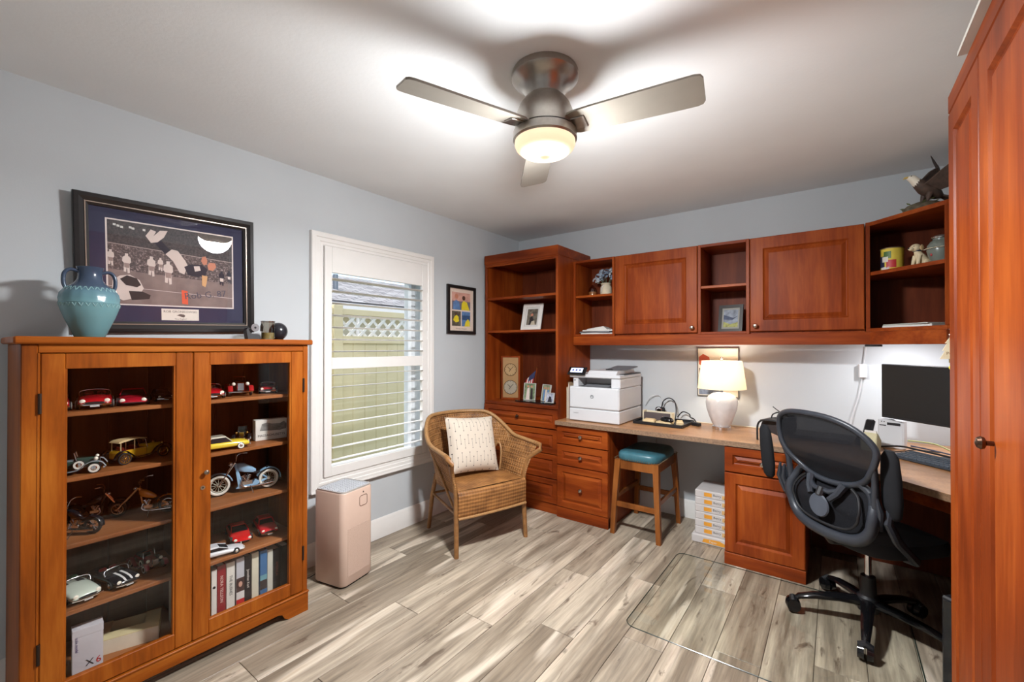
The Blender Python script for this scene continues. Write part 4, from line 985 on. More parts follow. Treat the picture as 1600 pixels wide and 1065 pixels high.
def car(label, x, y, z, rz, L=.2, col=(176, 24, 34), style='open', white=True, two=None, front='oval', stripes=False):
    t = thing('model_car', label, 'model car', (x, y, z+.0005), rz, VG); Wd = .2*L
    pm = M('car_paint_%d_%d_%d' % col, col, .16, var=.03, coat=.5); p2 = M('car_paint_%d_%d_%d' % two, two, .16, coat=.5) if two else pm
    if style in ('open', 'hard', 'wedge'):
        st = {'open': ((-.5, .74, .07, .125), (-.46, .9, .05, .165), (-.3, 1, .042, .185), (-.05, .98, .04, .175), (.15, .98, .042, .18), (.36, .96, .045, .165), (.46, .9, .05, .135), (.5, .76, .065, .105)),
              'hard': ((-.5, .8, .08, .13), (-.45, .95, .055, .17), (-.25, 1, .045, .185), (0, 1, .045, .18), (.2, 1, .045, .178), (.4, .96, .05, .165), (.47, .92, .055, .145), (.5, .8, .07, .115)),
              'wedge': ((-.5, .85, .08, .15), (-.46, .98, .055, .175), (-.25, 1.03, .04, .18), (0, 1, .04, .16), (.2, .98, .04, .14), (.38, .94, .04, .115), (.47, .84, .045, .09), (.5, .7, .05, .075))}[style]
        rings = []
        for (sx, sw, zb, zt) in st:
            w_ = Wd*sw; zb *= L; zt *= L; h_ = zt-zb
            half = [(w_*.82, zb), (w_*.98, zb+.25*h_), (w_, zb+.6*h_), (w_*.93, zb+.85*h_), (w_*.72, zt), (w_*.25, zt+.012*L)]
            rings.append([(sx*L, yy, zz) for yy, zz in half]+[(sx*L, -yy, zz) for yy, zz in reversed(half)])
        MB().loft(rings).build('body', pm, t, 60, sub=1)
        wr = .066*L
        for sx in (.31, -.3):
            for sg in (1, -1): wheel(t, sx*L, sg*Wd*.93, wr, wr, .042*L, white)
        if style == 'open':
            MB().box(-.26*L, .06*L, -Wd*.72, Wd*.72, .12*L, .187*L, .004).build('cockpit', dark_int, t, 0)
            for sg in (1, -1): MB().box(-.2*L, -.13*L, sg*Wd*.36-Wd*.26, sg*Wd*.36+Wd*.26, .15*L, .225*L, .004).build('seat', p2 if two else M('red_leather', (150, 30, 34), .5), t, 0)
            MB().tube(cat([(.13*L, -Wd*.86, .175*L), (.085*L, -Wd*.8, .25*L), (.08*L, 0, .272*L), (.085*L, Wd*.8, .25*L), (.13*L, Wd*.86, .175*L)], False, 4), .0022, 6).build('windscreen_frame', chrome, t, 80)
            MB().loft([[(.128*L, -Wd*.82, .18*L), (.128*L, Wd*.82, .18*L), (.126*L, Wd*.82, .18*L), (.126*L, -Wd*.82, .18*L)], [(.087*L, -Wd*.76, .255*L), (.087*L, Wd*.76, .255*L), (.085*L, Wd*.76, .255*L), (.085*L, -Wd*.76, .255*L)]]).build('windscreen', glass, t, 0)
            MB().torus((.04*L, Wd*.36, .2*L), .02*L, .0016, 'x', 16, 5).build('steering_wheel', ink, t)
        else:
            if style == 'hard': lo4, hi4, zr = (-.3, .16), (-.2, .05), .275
            else: lo4, hi4, zr = (-.34, .16), (-.2, -.03), .235
            def q4(xa, xb, w_, zz): return [(xa*L, -w_, zz), (xb*L, -w_, zz), (xb*L, w_, zz), (xa*L, w_, zz)]
            MB().loft([q4(*lo4, Wd*.82, .165*L), q4(*hi4, Wd*.66, zr*L)]).build('cabin_glass', tint, t, 0)
            MB().loft([q4(hi4[0]-.01, hi4[1]+.01, Wd*.69, zr*L-.002), q4(hi4[0], hi4[1], Wd*.6, zr*L+.004)]).build('roof', p2, t, 0)
            for sg in (1, -1): 
                for a_, b_ in ((lo4[1], hi4[1]), (lo4[0], hi4[0])): MB().tube([(a_*L, sg*Wd*.82, .17*L), (b_*L, sg*Wd*.67, zr*L)], .0022, 5).build('pillar', p2, t)
        for sg in (1, -1):
            zz = .125*L if style != 'wedge' else .095*L
            MB().ball((.475*L, sg*Wd*.66, zz), (.012*L, .034*L, .032*L), 12, 8).build('headlight', amber, t)
        if style != 'wedge':
            MB().tube([(.49*L, -Wd*.9, .078*L), (.515*L, -Wd*.5, .075*L), (.52*L, 0, .075*L), (.515*L, Wd*.5, .075*L), (.49*L, Wd*.9, .078*L)], .0035, 6).build('front_bumper', chrome, t)
            MB().tube([(-.49*L, -Wd*.9, .085*L), (-.515*L, 0, .082*L), (-.49*L, Wd*.9, .085*L)], .0035, 6).build('rear_bumper', chrome, t)
            MB().torus((0, 0, 0), 1, .09, 'x', 24, 6).build('grille_ring', chrome, t).matrix_local = Matrix.Translation((.497*L, 0, .1*L)) @ Matrix.Diagonal((.01, Wd*.55, .018*L, 1))
            MB().box(.494*L, .503*L, -Wd*.5, Wd*.5, .088*L, .112*L).build('grille', dark_int, t, 0)
            MB().box(.52*L, .526*L, -Wd*.25, Wd*.25, .045*L, .08*L).build('number_plate', paper, t, 0)
        else: MB().box(.485*L, .506*L, -Wd*.6, Wd*.6, .045*L, .062*L, .002).build('air_intake', dark_int, t, 0)
        if stripes:
            for sg in (1, -1): MB().loft([[(.13*L, sg*.045*L-.018*L, .19*L), (.13*L, sg*.045*L+.018*L, .19*L)], [(.3*L, sg*.045*L-.018*L, .186*L), (.3*L, sg*.045*L+.018*L, .186*L)], [(.42*L, sg*.045*L-.016*L, .168*L), (.42*L, sg*.045*L+.016*L, .168*L)], [(.5*L, sg*.045*L-.014*L, .13*L), (.5*L, sg*.045*L+.014*L, .13*L)]], False).build('stripe', paper, t)
    else:   # vintage car with separate wings
        wr = .085*L if style != 'brass' else .1*L
        bodyc = pm
        bw = Wd*.5
        MB().loft([[(.36*L, s1*bw*.62, zz) for s1, zz in ((1, .1*L), (1, .22*L), (.6, .245*L), (-.6, .245*L), (-1, .22*L), (-1, .1*L))], [(.08*L, s1*bw*.95, zz) for s1, zz in ((1, .09*L), (1, .23*L), (.6, .265*L), (-.6, .265*L), (-1, .23*L), (-1, .09*L))]]).build('bonnet', bodyc, t, 40)
        MB().box(-.38*L, .09*L, -bw*1.15, bw*1.15, .08*L, .22*L, .006).build('tub', bodyc, t, 0)
        MB().box(-.3*L, .05*L, -bw*.9, bw*.9, .2*L, .225*L, .003).build('upholstery', p2 if two else dark_int, t, 0)
        for sx in (-.25, -.06): MB().box((sx-.04)*L, (sx-.01)*L, -bw*.9, bw*.9, .2*L, .28*L, .004).build('seat_back', p2 if two else dark_int, t, 0)
        MB().box(.352*L, .375*L, -bw*.6, bw*.6, .1*L, .26*L, .004).build('radiator_shell', chrome, t, 0)
        mb = MB()
        for k in range(7): mb.box(.374*L, .379*L, -bw*.5+k*bw*.155, -bw*.44+k*bw*.155, .11*L, .245*L)
        mb.build('grille_bars', chrome if style == 'classic' else M('brass', (196, 160, 84), .25, 1), t, 0)
        fm = p2 if style == 'classic' and two else (bodyc if style == 'classic' else M('car_paint_24_24_26', (24, 24, 26), .2))
        for sg in (1, -1):
            yw = sg*Wd*.86
            pts = cat([(.46*L, yw, wr*1.2), (.4*L, yw, wr*2.15), (.3*L, yw, wr*2.35), (.2*L, yw, wr*1.9), (.1*L, yw, wr*.9), (-.1*L, yw, wr*.75), (-.2*L, yw, wr*1.5), (-.3*L, yw, wr*2.3), (-.4*L, yw, wr*2.1), (-.46*L, yw, wr*1.1)], False, 4)
            MB().tube(pts, .03*L, 8, flat=(.3, 1.3)).build('wing', fm, t, 80)
            MB().box(-.12*L, .12*L, yw-.035*L, yw+.035*L, wr*.7, wr*.8, .001).build('running_board', chrome if style == 'brass' else dark_int, t, 0)
            MB().ball((.33*L, sg*bw*1.15, .235*L), (.03*L, .034*L, .034*L), 14, 8).build('headlamp', amber if style == 'classic' else M('brass', (196, 160, 84), .25, 1), t)
            for sx in (.31, -.31): wheel(t, sx*L, yw, wr, wr, .035*L, style == 'classic', M('brass', (196, 160, 84), .25, 1) if style == 'brass' else None)
        MB().tube([(.44*L, -Wd, .09*L), (.47*L, 0, .09*L), (.44*L, Wd, .09*L)], .0035, 6).build('front_bumper', chrome, t)
        MB().tube([(.09*L, -bw*1.05, .22*L), (.06*L, -bw, .36*L), (.06*L, bw, .36*L), (.09*L, bw*1.05, .22*L)], .002, 6).build('windscreen_frame', chrome, t)
        if style == 'brass':
            MB().prism(cat2([(-.36*L, .375*L), (-.3*L, .4*L), (-.1*L, .41*L), (.06*L, .39*L), (.06*L, .38*L), (-.1*L, .395*L), (-.34*L, .36*L)], True, 2), -bw*1.15, bw*1.15, 'y').build('canopy', M('tan_canvas', (206, 180, 130), .8), t, 50)
            for sg in (1, -1):
                for sx in (-.33, -.12): MB().cyl((sx*L, sg*bw*1.1, .21*L), (sx*L, sg*bw*1.1, .39*L), .0018, n=6).build('canopy_post', M('tan_canvas', (206, 180, 130), .8), t)
        elif style == 'classic': wheel(t, .12*L, Wd*.75, .16*L, wr*.95, .03*L, True); wheel(t, .12*L, -Wd*.75, .16*L, wr*.95, .03*L, True)
        elif style == 'closed':
            MB().loft([[(-.36*L, -bw*1.1, .22*L), (.07*L, -bw*1.1, .22*L), (.07*L, bw*1.1, .22*L), (-.36*L, bw*1.1, .22*L)], [(-.33*L, -bw, .36*L), (.05*L, -bw, .36*L), (.05*L, bw, .36*L), (-.33*L, bw, .36*L)]]).build('cabin', pm, t, 0)
            for sg in (1, -1): MB().box(-.28*L, .02*L, sg*bw*1.06-.001, sg*bw*1.06+.001, .25*L, .33*L).build('side_window', tint, t, 0)
    return t
RED = (186, 22, 34)
z4, z3, z2, z1 = SHZ[3], SHZ[2], SHZ[1], SHZ[0]; z0_ = .125
car('red open roadster half hidden by the outer stile of the plain door', .215, -3.345, z4, -6, .25, RED, 'open')
car('red two-seat roadster with chrome windscreen and white plate, behind the plain door top shelf', .215, -3.222, z4, -10, .26, RED, 'open')
car('low red sports coupe with a silver wheel, behind the plain door top shelf', .21, -3.103, z4, -12, .25, (178, 24, 44), 'wedge', False)
car('dark navy model car at the divider end of the top shelf', .17, -2.994, z4, -4, .17, (24, 30, 44), 'hard', False)
car('silver and green classic tourer with whitewall tyres, behind the plain door second shelf', .29, -3.303, z3, 76, .22, (44, 66, 58), 'classic', True, (150, 156, 160))
car('black and yellow early motor car with tan canopy roof, behind the plain door', .225, -3.09, z3, 110, .24, (206, 160, 36), 'brass', False, (120, 40, 30))
car('small black vintage car behind the canopy car, behind the plain door', .095, -3.06, z3, 98, .19, (22, 26, 30), 'closed', False)
car('large pale green and white fifties convertible, behind the plain door fourth shelf', .215, -3.285, z1, 12, .25, (206, 216, 200), 'open', True, (120, 176, 140))
car('black open sports car with two white bonnet stripes, behind the plain door', .215, -3.165, z1, 14, .23, (26, 28, 34), 'open', False, stripes=True)
car('small dark red vintage car beside the striped sports car, behind the plain door', .18, -3.045, z1, 8, .2, (132, 26, 40), 'classic', False)
car('red and white fifties convertible, behind the knobbed door top shelf', .22, -2.825, z4, -10, .24, RED, 'open', True, (224, 220, 214))
car('red vintage roadster with upright chrome grille, behind the knobbed door top shelf', .2, -2.69, z4, -16, .25, (170, 34, 36), 'classic', True)
car('red convertible with whitewall tyres seen side on, behind the knobbed door top shelf', .19, -2.545, z4, -24, .2, RED, 'open', True)
car('yellow two-door sedan with pale roof and whitewalls, behind the knobbed door second shelf', .31, -2.808, z3, 86, .225, (226, 196, 60), 'hard', True, (196, 190, 170))
car('dark green vintage saloon beside the Massachusetts plaque', .15, -2.65, z3, -26, .2, (26, 38, 34), 'closed', False)
car('white sports coupe with silver wheels, behind the knobbed door fourth shelf', .315, -2.815, z1, 82, .2, (222, 222, 224), 'wedge', False)
car('bright red sports car with wedge nose beside the white coupe', .165, -2.675, z1, -12, .23, (214, 34, 34), 'wedge', False)
car('red sports car with pale bumper strip near the cabinet end', .18, -2.553, z1, -12, .22, (206, 36, 46), 'hard', False)

def bike(label, x, y, z, rz, L, col, rim, style='cruiser', white=False, lean=0):
    t = thing('model_motorcycle', label, 'model motorcycle', (x, y, z+.001), rz, VG); t.rotation_euler = (R(lean), 0, R(rz))
    pm = M('bike_paint_%d_%d_%d' % col, col, .18, var=.05, coat=.5)
    rf = .155*L; rr_ = .15*L; xf, xr = .34*L, -.3*L
    if style == 'chopper': xf = .42*L; rf = .13*L
    for (cx, r_) in ((xf, rf), (xr, rr_)):
        w_ = MB().torus((cx, 0, r_), r_*.82, r_*.18, 'y', 30, 8).build('wheel', rubber, t)
        if white:
            for sg in (1, -1): MB().torus((cx, sg*r_*.12, r_), r_*.8, r_*.12, 'y', 30, 6).build('white_wall', wwall, w_)
        mb = MB(); mb.torus((cx, 0, r_), r_*.62, r_*.05, 'y', 24, 6).cyl((cx, -.008, r_), (cx, .008, r_), r_*.14, n=10)
        for k in range(12): a = 2*PI*k/12; mb.cyl((cx, 0, r_), (cx+r_*.62*math.cos(a), 0, r_+r_*.62*math.sin(a)), .0009, n=4)
        mb.build('spoked_rim', rim, w_)
    hd = V(.14*L, 0, .44*L) if style != 'chopper' else V(.12*L, 0, .46*L)
    for sg in (1, -1):
        MB().tube([V(xf, sg*.035*L, rf), hd+V(0, sg*.035*L, .02*L)], .0035, 8).build('fork', chrome, t)
        hb = cat([hd+V(-.005, 0, .03*L), hd+V(-.02*L, sg*.06*L, .12*L), hd+V(-.06*L, sg*.12*L, .165*L), hd+V(-.14*L, sg*.15*L, .165*L)], False, 4)
        MB().tube(hb, .0028, 6).build('handlebar', chrome, t, 80)
    MB().ball(hd+V(.05*L, 0, .0), (.04*L, .035*L, .035*L), 14, 10).build('headlamp', chrome, t)
    MB().loft([[V(xx, yy*w_, zz) for yy, zz in ((0, zt), (.7, zt-.01*L), (1, (zt+zb)/2), (.6, zb), (-.6, zb), (-1, (zt+zb)/2), (-.7, zt-.01*L))] for (xx, w_, zb, zt) in ((.12*L, .012*L, .36*L, .42*L), (.09*L, .04*L, .32*L, .44*L), (.02*L, .052*L, .3*L, .43*L), (-.07*L, .04*L, .28*L, .37*L), (-.13*L, .02*L, .27*L, .32*L))]).build('fuel_tank', pm, t, 60)
    MB().loft([[V(xx, yy*w_, zz) for yy, zz in ((0, zt), (1, zt-.008*L), (.8, zb), (-.8, zb), (-1, zt-.008*L))] for (xx, w_, zb, zt) in ((-.1*L, .02*L, .255*L, .29*L), (-.18*L, .045*L, .24*L, .28*L), (-.25*L, .045*L, .27*L, .31*L), (-.29*L, .03*L, .31*L, .35*L))]).build('seat', dark_int, t, 60)
    def fender(cx, r_, a0, a1, name):
        pts = [V(cx+r_*1.1*math.cos(R(a0+(a1-a0)*k/14)), 0, r_+r_*1.1*math.sin(R(a0+(a1-a0)*k/14))) for k in range(15)]
        MB().tube(pts, .045*L, 8, flat=(.25, 1)).build(name, pm, t, 80)
    fender(xr, rr_, 20, 185, 'rear_fender')
    if style != 'chopper': fender(xf, rf, 30, 165, 'front_fender')
    MB().tube([hd, V(.05*L, 0, .1*L), V(-.1*L, 0, .08*L), V(xr, 0, rr_)], .006 if style == 'cruiser' else .0035, 8).build('frame', pm, t)
    MB().tube([hd, V(-.12*L, 0, .27*L), V(xr, 0, rr_)], .004, 8).build('backbone', pm, t)
    if style == 'cruiser': MB().prism([(.1*L, .1*L), (.13*L, .07*L), (-.1*L, .06*L), (-.2*L, .12*L), (-.12*L, .17*L), (-.08*L, .1*L), (.07*L, .1*L), (.1*L, .3*L), (.13*L, .32*L)], -.03*L, .03*L, 'y').build('belly_panel', pm, t, 0)
    en = MB(); en.box(-.09*L, .07*L, -.03*L, .03*L, .1*L, .17*L, .003); eo = en.build('engine', chrome, t, 0)
    for a in (28, -22):
        mb = MB(); mb.M = Matrix.Translation((-.01*L, 0, .16*L)) @ Matrix.Rotation(R(a), 4, 'Y')
        for k in range(5): mb.cyl((0, 0, k*.022*L), (0, 0, k*.022*L+.014*L), .036*L, n=12)
        mb.build('cylinder', chrome, eo)
    for sg in (1, -1): MB().tube(cat([(.05*L, sg*.03*L, .2*L), (.06*L, sg*.045*L, .11*L), (-.05*L, sg*.05*L, .075*L), (-.36*L, sg*.05*L, .09*L)], False, 4), .0045, 8).build('exhaust_pipe', chrome, t, 80)
    MB().cyl((-.05*L, .02, .1*L), (-.08*L, .05, 0.0), .0018, n=6).build('side_stand', chrome, t)
    return t
bike('black and chrome motorcycle lying low on third shelf, behind the plain door', .25, -3.285, z2, 222, .22, (26, 26, 30), chrome, 'cruiser')
bike('black motorcycle with bronze wheel behind the chrome one, behind the plain door', .105, -3.2, z2, 74, .22, (30, 26, 26), M('bronze_rim', (150, 110, 60), .3, .9), 'cruiser')
bike('orange chopper with very long chrome forks, behind the plain door third shelf', .22, -3.055, z2, -125, .25, (206, 122, 40), chrome, 'chopper')
bike('pale blue cruiser motorcycle with whitewall tyres, behind the knobbed door third shelf', .24, -2.672, z2, -104, .335, (142, 178, 206), M('cream_rim', (206, 200, 180), .4, .3), 'cruiser', True)

# boxes and books at the bottom of the display cabinet
def carton(label, x, y, z, rz, w_, d_, h_, m_, cat_='box'):
    o = thing('box', label, cat_, (x, y, z), rz)
    MB().box(-w_/2, w_/2, -d_/2, d_/2, 0, h_-.004, .001).build('body', m_, o, 0); MB().box(-w_/2-.0008, w_/2+.0008, -d_/2-.0008, d_/2+.0008, h_-.03, h_, .001).build('lid', m_, o, 0)
    return o
sage = M('sage_white_card', (214, 216, 200), .8)
o = carton('short white box with grey band at the bottom behind the plain door', .3, -3.362, z0_, 76, .09, .04, .11, sage); MB().box(-.046, .046, -.0216, -.0205, .07, .082).build('band', M('grey_green', (140, 150, 140), .7), o, 0); text('print', 'model', .012, M('logo_grey', (92, 98, 104), .4), o, (.0, -.0212, .04), (R(90), 0, 0))
o = carton('tall white box printed X6 with black and red letters, behind the plain door, bottom', .31, -3.256, z0_, 84, .085, .05, .17, M('grey_white_card', (206, 202, 206), .7))
text('print', 'X', .034, ink, o, (.005, -.0258, .035), (R(90), 0, 0)); text('print', '6', .034, M('red_print', (190, 40, 40), .7), o, (.03, -.0258, .035), (R(90), 0, 0)); text('print', 'scale model', .012, M('violet_print', (90, 70, 120), .7), o, (-.03, -.0258, .115), (R(90), R(90), 0))
o = thing('open_carton', 'cream cardboard tray with a cut-out, behind the plain door, bottom', 'box', (.21, -3.12, z0_), 72)
crm = M('cream_card', (222, 206, 158), .8)
MB().box(-.11, .11, -.075, -.07, 0, .055).build('front_wall', M('ivory_card', (228, 216, 192), .8), o, 0); box('side_wall', crm, o, -.11, -.105, -.07, .07, 0, .055, 0); box('side_wall', crm, o, .105, .11, -.07, .07, 0, .055, 0); box('rear_wall', crm, o, -.11, .11, .07, .075, 0, .055, 0)
MB().prism([(-.11, -.075), (.11, -.075), (.11, .075), (.06, .075), (.06, -.02), (-.05, -.02), (-.05, .075), (-.11, .075)], .055, .058).build('cut_out_top', crm, o, 0); box('bottom', dark_int, o, -.105, .105, -.07, .07, 0, .003, 0)  # tray floor coloured dark, shade inside the cut-out put into the colour
o = thing('plaque', 'narrow white framed panel leaning by the cabinet divider', 'plaque', (.27, -2.978, z0_), 80)
MB().box(-.006, .006, -.08, .08, 0, .21, .002).build('frame', paper, o, 0); MB().box(-.0068, .0068, -.07, .07, .01, .2).build('inlay', sage, o, 0)
mp_ = thing('state_plaque', 'white box with Massachusetts lettering on shelf behind the knobbed door', 'plaque', (.235, -2.554, z3), 82)
MB().box(-.075, .075, -.025, .025, 0, .105, .002).build('block', M('plaque_white', (214, 212, 204), .7), mp_, 0)
flat(mp_, 'map_print', [(-.055, .05), (-.045, .085), (-.02, .09), (.0, .082), (.04, .08), (.06, .09), (.072, .075), (.07, .05), (.04, .045)], M('map_grey', (134, 132, 128), .8, var=.3, vs=60), -.0251)
text('lettering', 'MASSACHUSETTS', .0165, ink, mp_, (.0, -.0253, .024), (R(90), 0, 0))
books = [(-2.851, -2.828, .21, (226, 222, 214), 'white hardback with a round dark emblem on spine', '', None),
         (-2.826, -2.79, .218, (140, 34, 40), 'dark red hardback with pale capital lettering', 'NORA TELLSON', (232, 206, 196)),
         (-2.787, -2.75, .216, (220, 218, 208), 'off-white hardback with dark spine title', 'THE BUSHES', (40, 44, 52)),
         (-2.748, -2.712, .224, (188, 190, 196), 'grey hardback with a portrait and red foot on spine', "TIP", (40, 40, 44)),
         (-2.71, -2.679, .22, (32, 26, 28), 'black hardback with white author name on spine', 'Jonathan Karl', (226, 222, 214)),
         (-2.677, -2.644, .221, (212, 208, 186), 'pale cream hardback next to the blue one', '', None),
         (-2.642, -2.608, .221, (66, 110, 156), 'blue hardback with seascape spine', '', None),
         (-2.606, -2.578, .212, (204, 204, 190), 'light stone hardback between the blue and dark books', '', None),
         (-2.575, -2.54, .204, (36, 34, 36), 'charcoal hardback with dull red spine lettering', 'AMERICA', (130, 60, 60)),
         (-2.538, -2.5, .208, (26, 38, 36), 'dark green hardback at the cabinet wall end', '', None)]
for i, (ya, yb, hh_, c_, lab, tt, tc_) in enumerate(books):
    b_ = thing('book', lab, 'book', (.33-.004*(i % 3), (ya+yb)/2, z0_+.0005), 90, 'hardbacks at the bottom of the display cabinet'); w_ = (yb-ya)/2-.0008; dp = .15
    bm_ = M('book_cover_%d' % i, c_, .55)
    MB().box(-w_, w_, 0, .003, 0, hh_, .001).box(-w_, -w_+.0025, .003, dp, 0, hh_).box(w_-.0025, w_, .003, dp, 0, hh_).build('cover', bm_, b_, 0)
    MB().box(-w_+.0028, w_-.0028, .0035, dp-.004, .003, hh_-.003).build('pages', paper, b_, 0)
    if tt: text('spine_title', tt, min(.017, w_*1.1), M('spine_ink_%d' % i, tc_, .7), b_, (0, -.0006, hh_*.5), (R(90), R(90), 0))
    if i == 0: MB().cyl((0, -.0008, hh_*.62), (0, .001, hh_*.62), .006, n=14).build('emblem', ink, b_)
    if i == 3:
        box('spine_patch', M('portrait_dark', (70, 48, 44), .7), b_, -w_, w_, -.0006, .001, .06, .13, 0); MB().ball((0, -.0004, .1), (.009, .0008, .014), 12, 8).build('portrait_face', M('skin_print', (206, 160, 140), .7), b_)
        box('spine_patch', paper, b_, -w_, w_, -.0008, .001, .03, .065, 0); box('spine_patch', M('red_print', (190, 40, 40), .7), b_, -w_, w_, -.0006, .001, 0, .03, 0)
    if i == 6: box('spine_patch', M('sea_dark', (60, 50, 48), .7), b_, -w_, w_, -.0006, .001, .03, .075, 0); box('spine_patch', M('sea_teal', (110, 160, 170), .7), b_, -w_, w_, -.0005, .001, .075, .1, 0)

# ================================================================== on and above the display cabinet
CT = 1.3925
vs_ = thing('ceramic_vase', 'turquoise ceramic vase with two loop handles on the oak cabinet', 'vase', (.21, -3.238, CT), 90)
def vase_mat():
    m, nt, N, L, B = newmat('turquoise_glaze'); tc = N.new('ShaderNodeTexCoord'); sp = N.new('ShaderNodeSeparateXYZ'); L.new(tc.outputs['Object'], sp.inputs[0])
    h = math_(N, L, 'ADD', math_(N, L, 'MULTIPLY', sp.outputs[2], 3.57), math_(N, L, 'MULTIPLY', noise(N, L, tc.outputs['Object'], 30, 3), .06))
    L.new(ramp(N, L, h, [(.0, lin((92, 138, 146))), (.5, lin((112, 156, 162))), (.68, lin((98, 134, 148))), (.76, lin((66, 82, 104))), (1, lin((60, 74, 96)))]), B.inputs['Base Color']); B.inputs['Roughness'].default_value = .22; return m
vm = vase_mat()
prof = [(0, 0), (.042, 0), (.046, .004), (.06, .04), (.076, .08), (.087, .115), (.09, .135), (.0915, .138), (.09, .141), (.091, .155), (.087, .175), (.074, .195), (.058, .208), (.047, .218), (.0385, .232), (.036, .25), (.036, .268), (.04, .276), (.041, .282), (.036, .283), (.034, .27), (.03, .23), (0, .22)]
n = 64; rings = []
for r, z in prof:
    rings.append([((r+(.0012*math.cos(32*PI*k/n*1.0) if .15 < z < .2 else 0))*math.cos(2*PI*k/n), (r+(.0012*math.cos(32*PI*k/n) if .15 < z < .2 else 0))*math.sin(2*PI*k/n), z) for k in range(n)])
MB().loft(rings).build('body', vm, vs_, 50)
for sg in (1, -1): MB().tube(cat([(sg*.034, 0, .262), (sg*.058, 0, .268), (sg*.074, 0, .25), (sg*.076, 0, .215), (sg*.07, 0, .195)], False, 5), .0085, 10, flat=(.8, 1.2)).build('handle', vm, vs_, 80)
mb = MB()
for k in range(28):
    a = 2*PI*k/28; 
    for da in (-.07, .07): mb.cyl((.0885*math.cos(a), .0885*math.sin(a), .122), (.0905*math.cos(a+da), .0905*math.sin(a+da), .134), .0016, n=5)
    for da in (-.1, .1): mb.cyl((.0805*math.cos(a), .0805*math.sin(a), .183), (.072*math.cos(a+da), .072*math.sin(a+da), .198), .0018, n=5)
zz_ = mb.build('zigzag_relief', M('pale_turquoise_glaze', (138, 178, 182), .3), vs_); zz_['kind'] = 'stuff'

fp = thing('framed_sports_photo', 'large black framed football photograph above the oak cabinet', 'picture', (.003, -2.907, 1.728), 90)
fp.rotation_euler = (R(2.3), R(-1.7), R(90)); fp.location.x = .016
hw, hh = .354, .301
frame(fp, hw, hh, .05, .024, M('black_frame', (30, 26, 26), .3), [(0, 0), (0, -.022), (.004, -.026), (.018, -.028), (.03, -.022), (.05, -.014), (.05, -.006)])
mb = MB(); ringframe(mb, -hw+.036, hw-.036, -hh+.036, hh-.036, [(0, -.018), (0, -.023), (.004, -.023), (.006, -.016)]); mb.build('silver_fillet', M('pewter_fillet', (150, 136, 124), .3, .7), fp, 0)
flat(fp, 'mat_board', rect(-hw+.045, hw-.045, -hh+.045, hh-.045), M('navy_mat', (44, 44, 72), .8, var=.04), -.004)
px0, px1, pz0, pz1 = -.25, .258, -.176, .208
flat(fp, 'photo_border', rect(px0, px1, pz0, pz1), M('pale_bevel', (226, 214, 208), .7), -.0046)
def stadium():
    m, nt, N, L, B = newmat('stadium_print'); tc = N.new('ShaderNodeTexCoord'); sp = N.new('ShaderNodeSeparateXYZ'); L.new(tc.outputs['Object'], sp.inputs[0])
    n1 = noise(N, L, tc.outputs['Object'], 130, 4, .7); n2 = noise(N, L, tc.outputs['Object'], 12, 3)
    crowd = ramp(N, L, n1, [(.35, lin((46, 36, 36))), (.55, lin((92, 76, 74))), (.68, lin((170, 150, 146)))])
    deck = ramp(N, L, n1, [(.4, lin((36, 30, 32))), (.75, lin((84, 72, 72)))])
    turf = ramp(N, L, n2, [(.3, lin((112, 92, 88))), (.7, lin((138, 118, 112)))])
    hz = math_(N, L, 'ADD', sp.outputs[2], math_(N, L, 'MULTIPLY', sp.outputs[0], .06))
    c = mix(N, L, math_(N, L, 'GREATER_THAN', hz, .085), crowd, deck); c = mix(N, L, math_(N, L, 'LESS_THAN', hz, -.03), c, turf)
    ln = math_(N, L, 'LESS_THAN', math_(N, L, 'ABSOLUTE', math_(N, L, 'ADD', hz, .105)), .0015); c = mix(N, L, ln, c, lin((190, 172, 166)))
    ln = math_(N, L, 'LESS_THAN', math_(N, L, 'ABSOLUTE', math_(N, L, 'SUBTRACT', hz, .085)), .0015); c = mix(N, L, ln, c, lin((170, 152, 146)))
    L.new(c, B.inputs['Base Color']); B.inputs['Roughness'].default_value = .6; return m
flat(fp, 'photo', rect(px0+.006, px1-.006, pz0+.006, pz1-.006), stadium(), -.005)
def pp_(s_, t_): return (px0+.006+s_*(px1-px0-.012), pz1-.006-t_*(pz1-pz0-.012))
def ppoly(name, pts, mat, lay=0): return flat(fp, name, [pp_(*p) for p in pts], mat, -.0054-.0004*lay)
pw_ = M('print_white', (214, 198, 190), .7); pn_ = M('print_navy', (34, 32, 46), .7); pd_ = M('print_dark', (40, 30, 30), .7); pskin = M('print_skin', (196, 130, 104), .7); pg_ = M('print_grey', (150, 128, 122), .7)
ppoly('diving_player_socks', [(.33, .2), (.38, .16), (.47, .3), (.43, .36)], pn_)
ppoly('diving_player_boots', [(.27, .14), (.31, .05), (.35, .07), (.33, .13), (.38, .05), (.44, .04), (.41, .13), (.36, .2), (.31, .22)], pw_, 1)
ppoly('diving_player_trousers', [(.42, .34), (.47, .27), (.52, .28), (.58, .4), (.6, .46), (.57, .58), (.53, .56), (.48, .42)], pw_, 1)
ppoly('diving_player_shirt', [(.57, .48), (.62, .44), (.72, .43), (.77, .48), (.75, .58), (.68, .6), (.6, .58)], pn_, 2)
ppoly('shirt_number', [(.65, .46), (.7, .45), (.71, .51), (.66, .53)], pw_, 3)
ppoly('diving_player_head', [(.715, .38), (.725, .32), (.755, .31), (.77, .36), (.765, .42), (.735, .43)], pskin, 3)
ppoly('ball_and_hands', [(.77, .43), (.79, .39), (.84, .39), (.85, .44), (.82, .5), (.78, .49)], pskin, 3)
ppoly('diving_player_arm', [(.72, .57), (.77, .58), (.76, .68), (.75, .73), (.72, .71)], M('print_tan', (214, 166, 116), .7), 3)
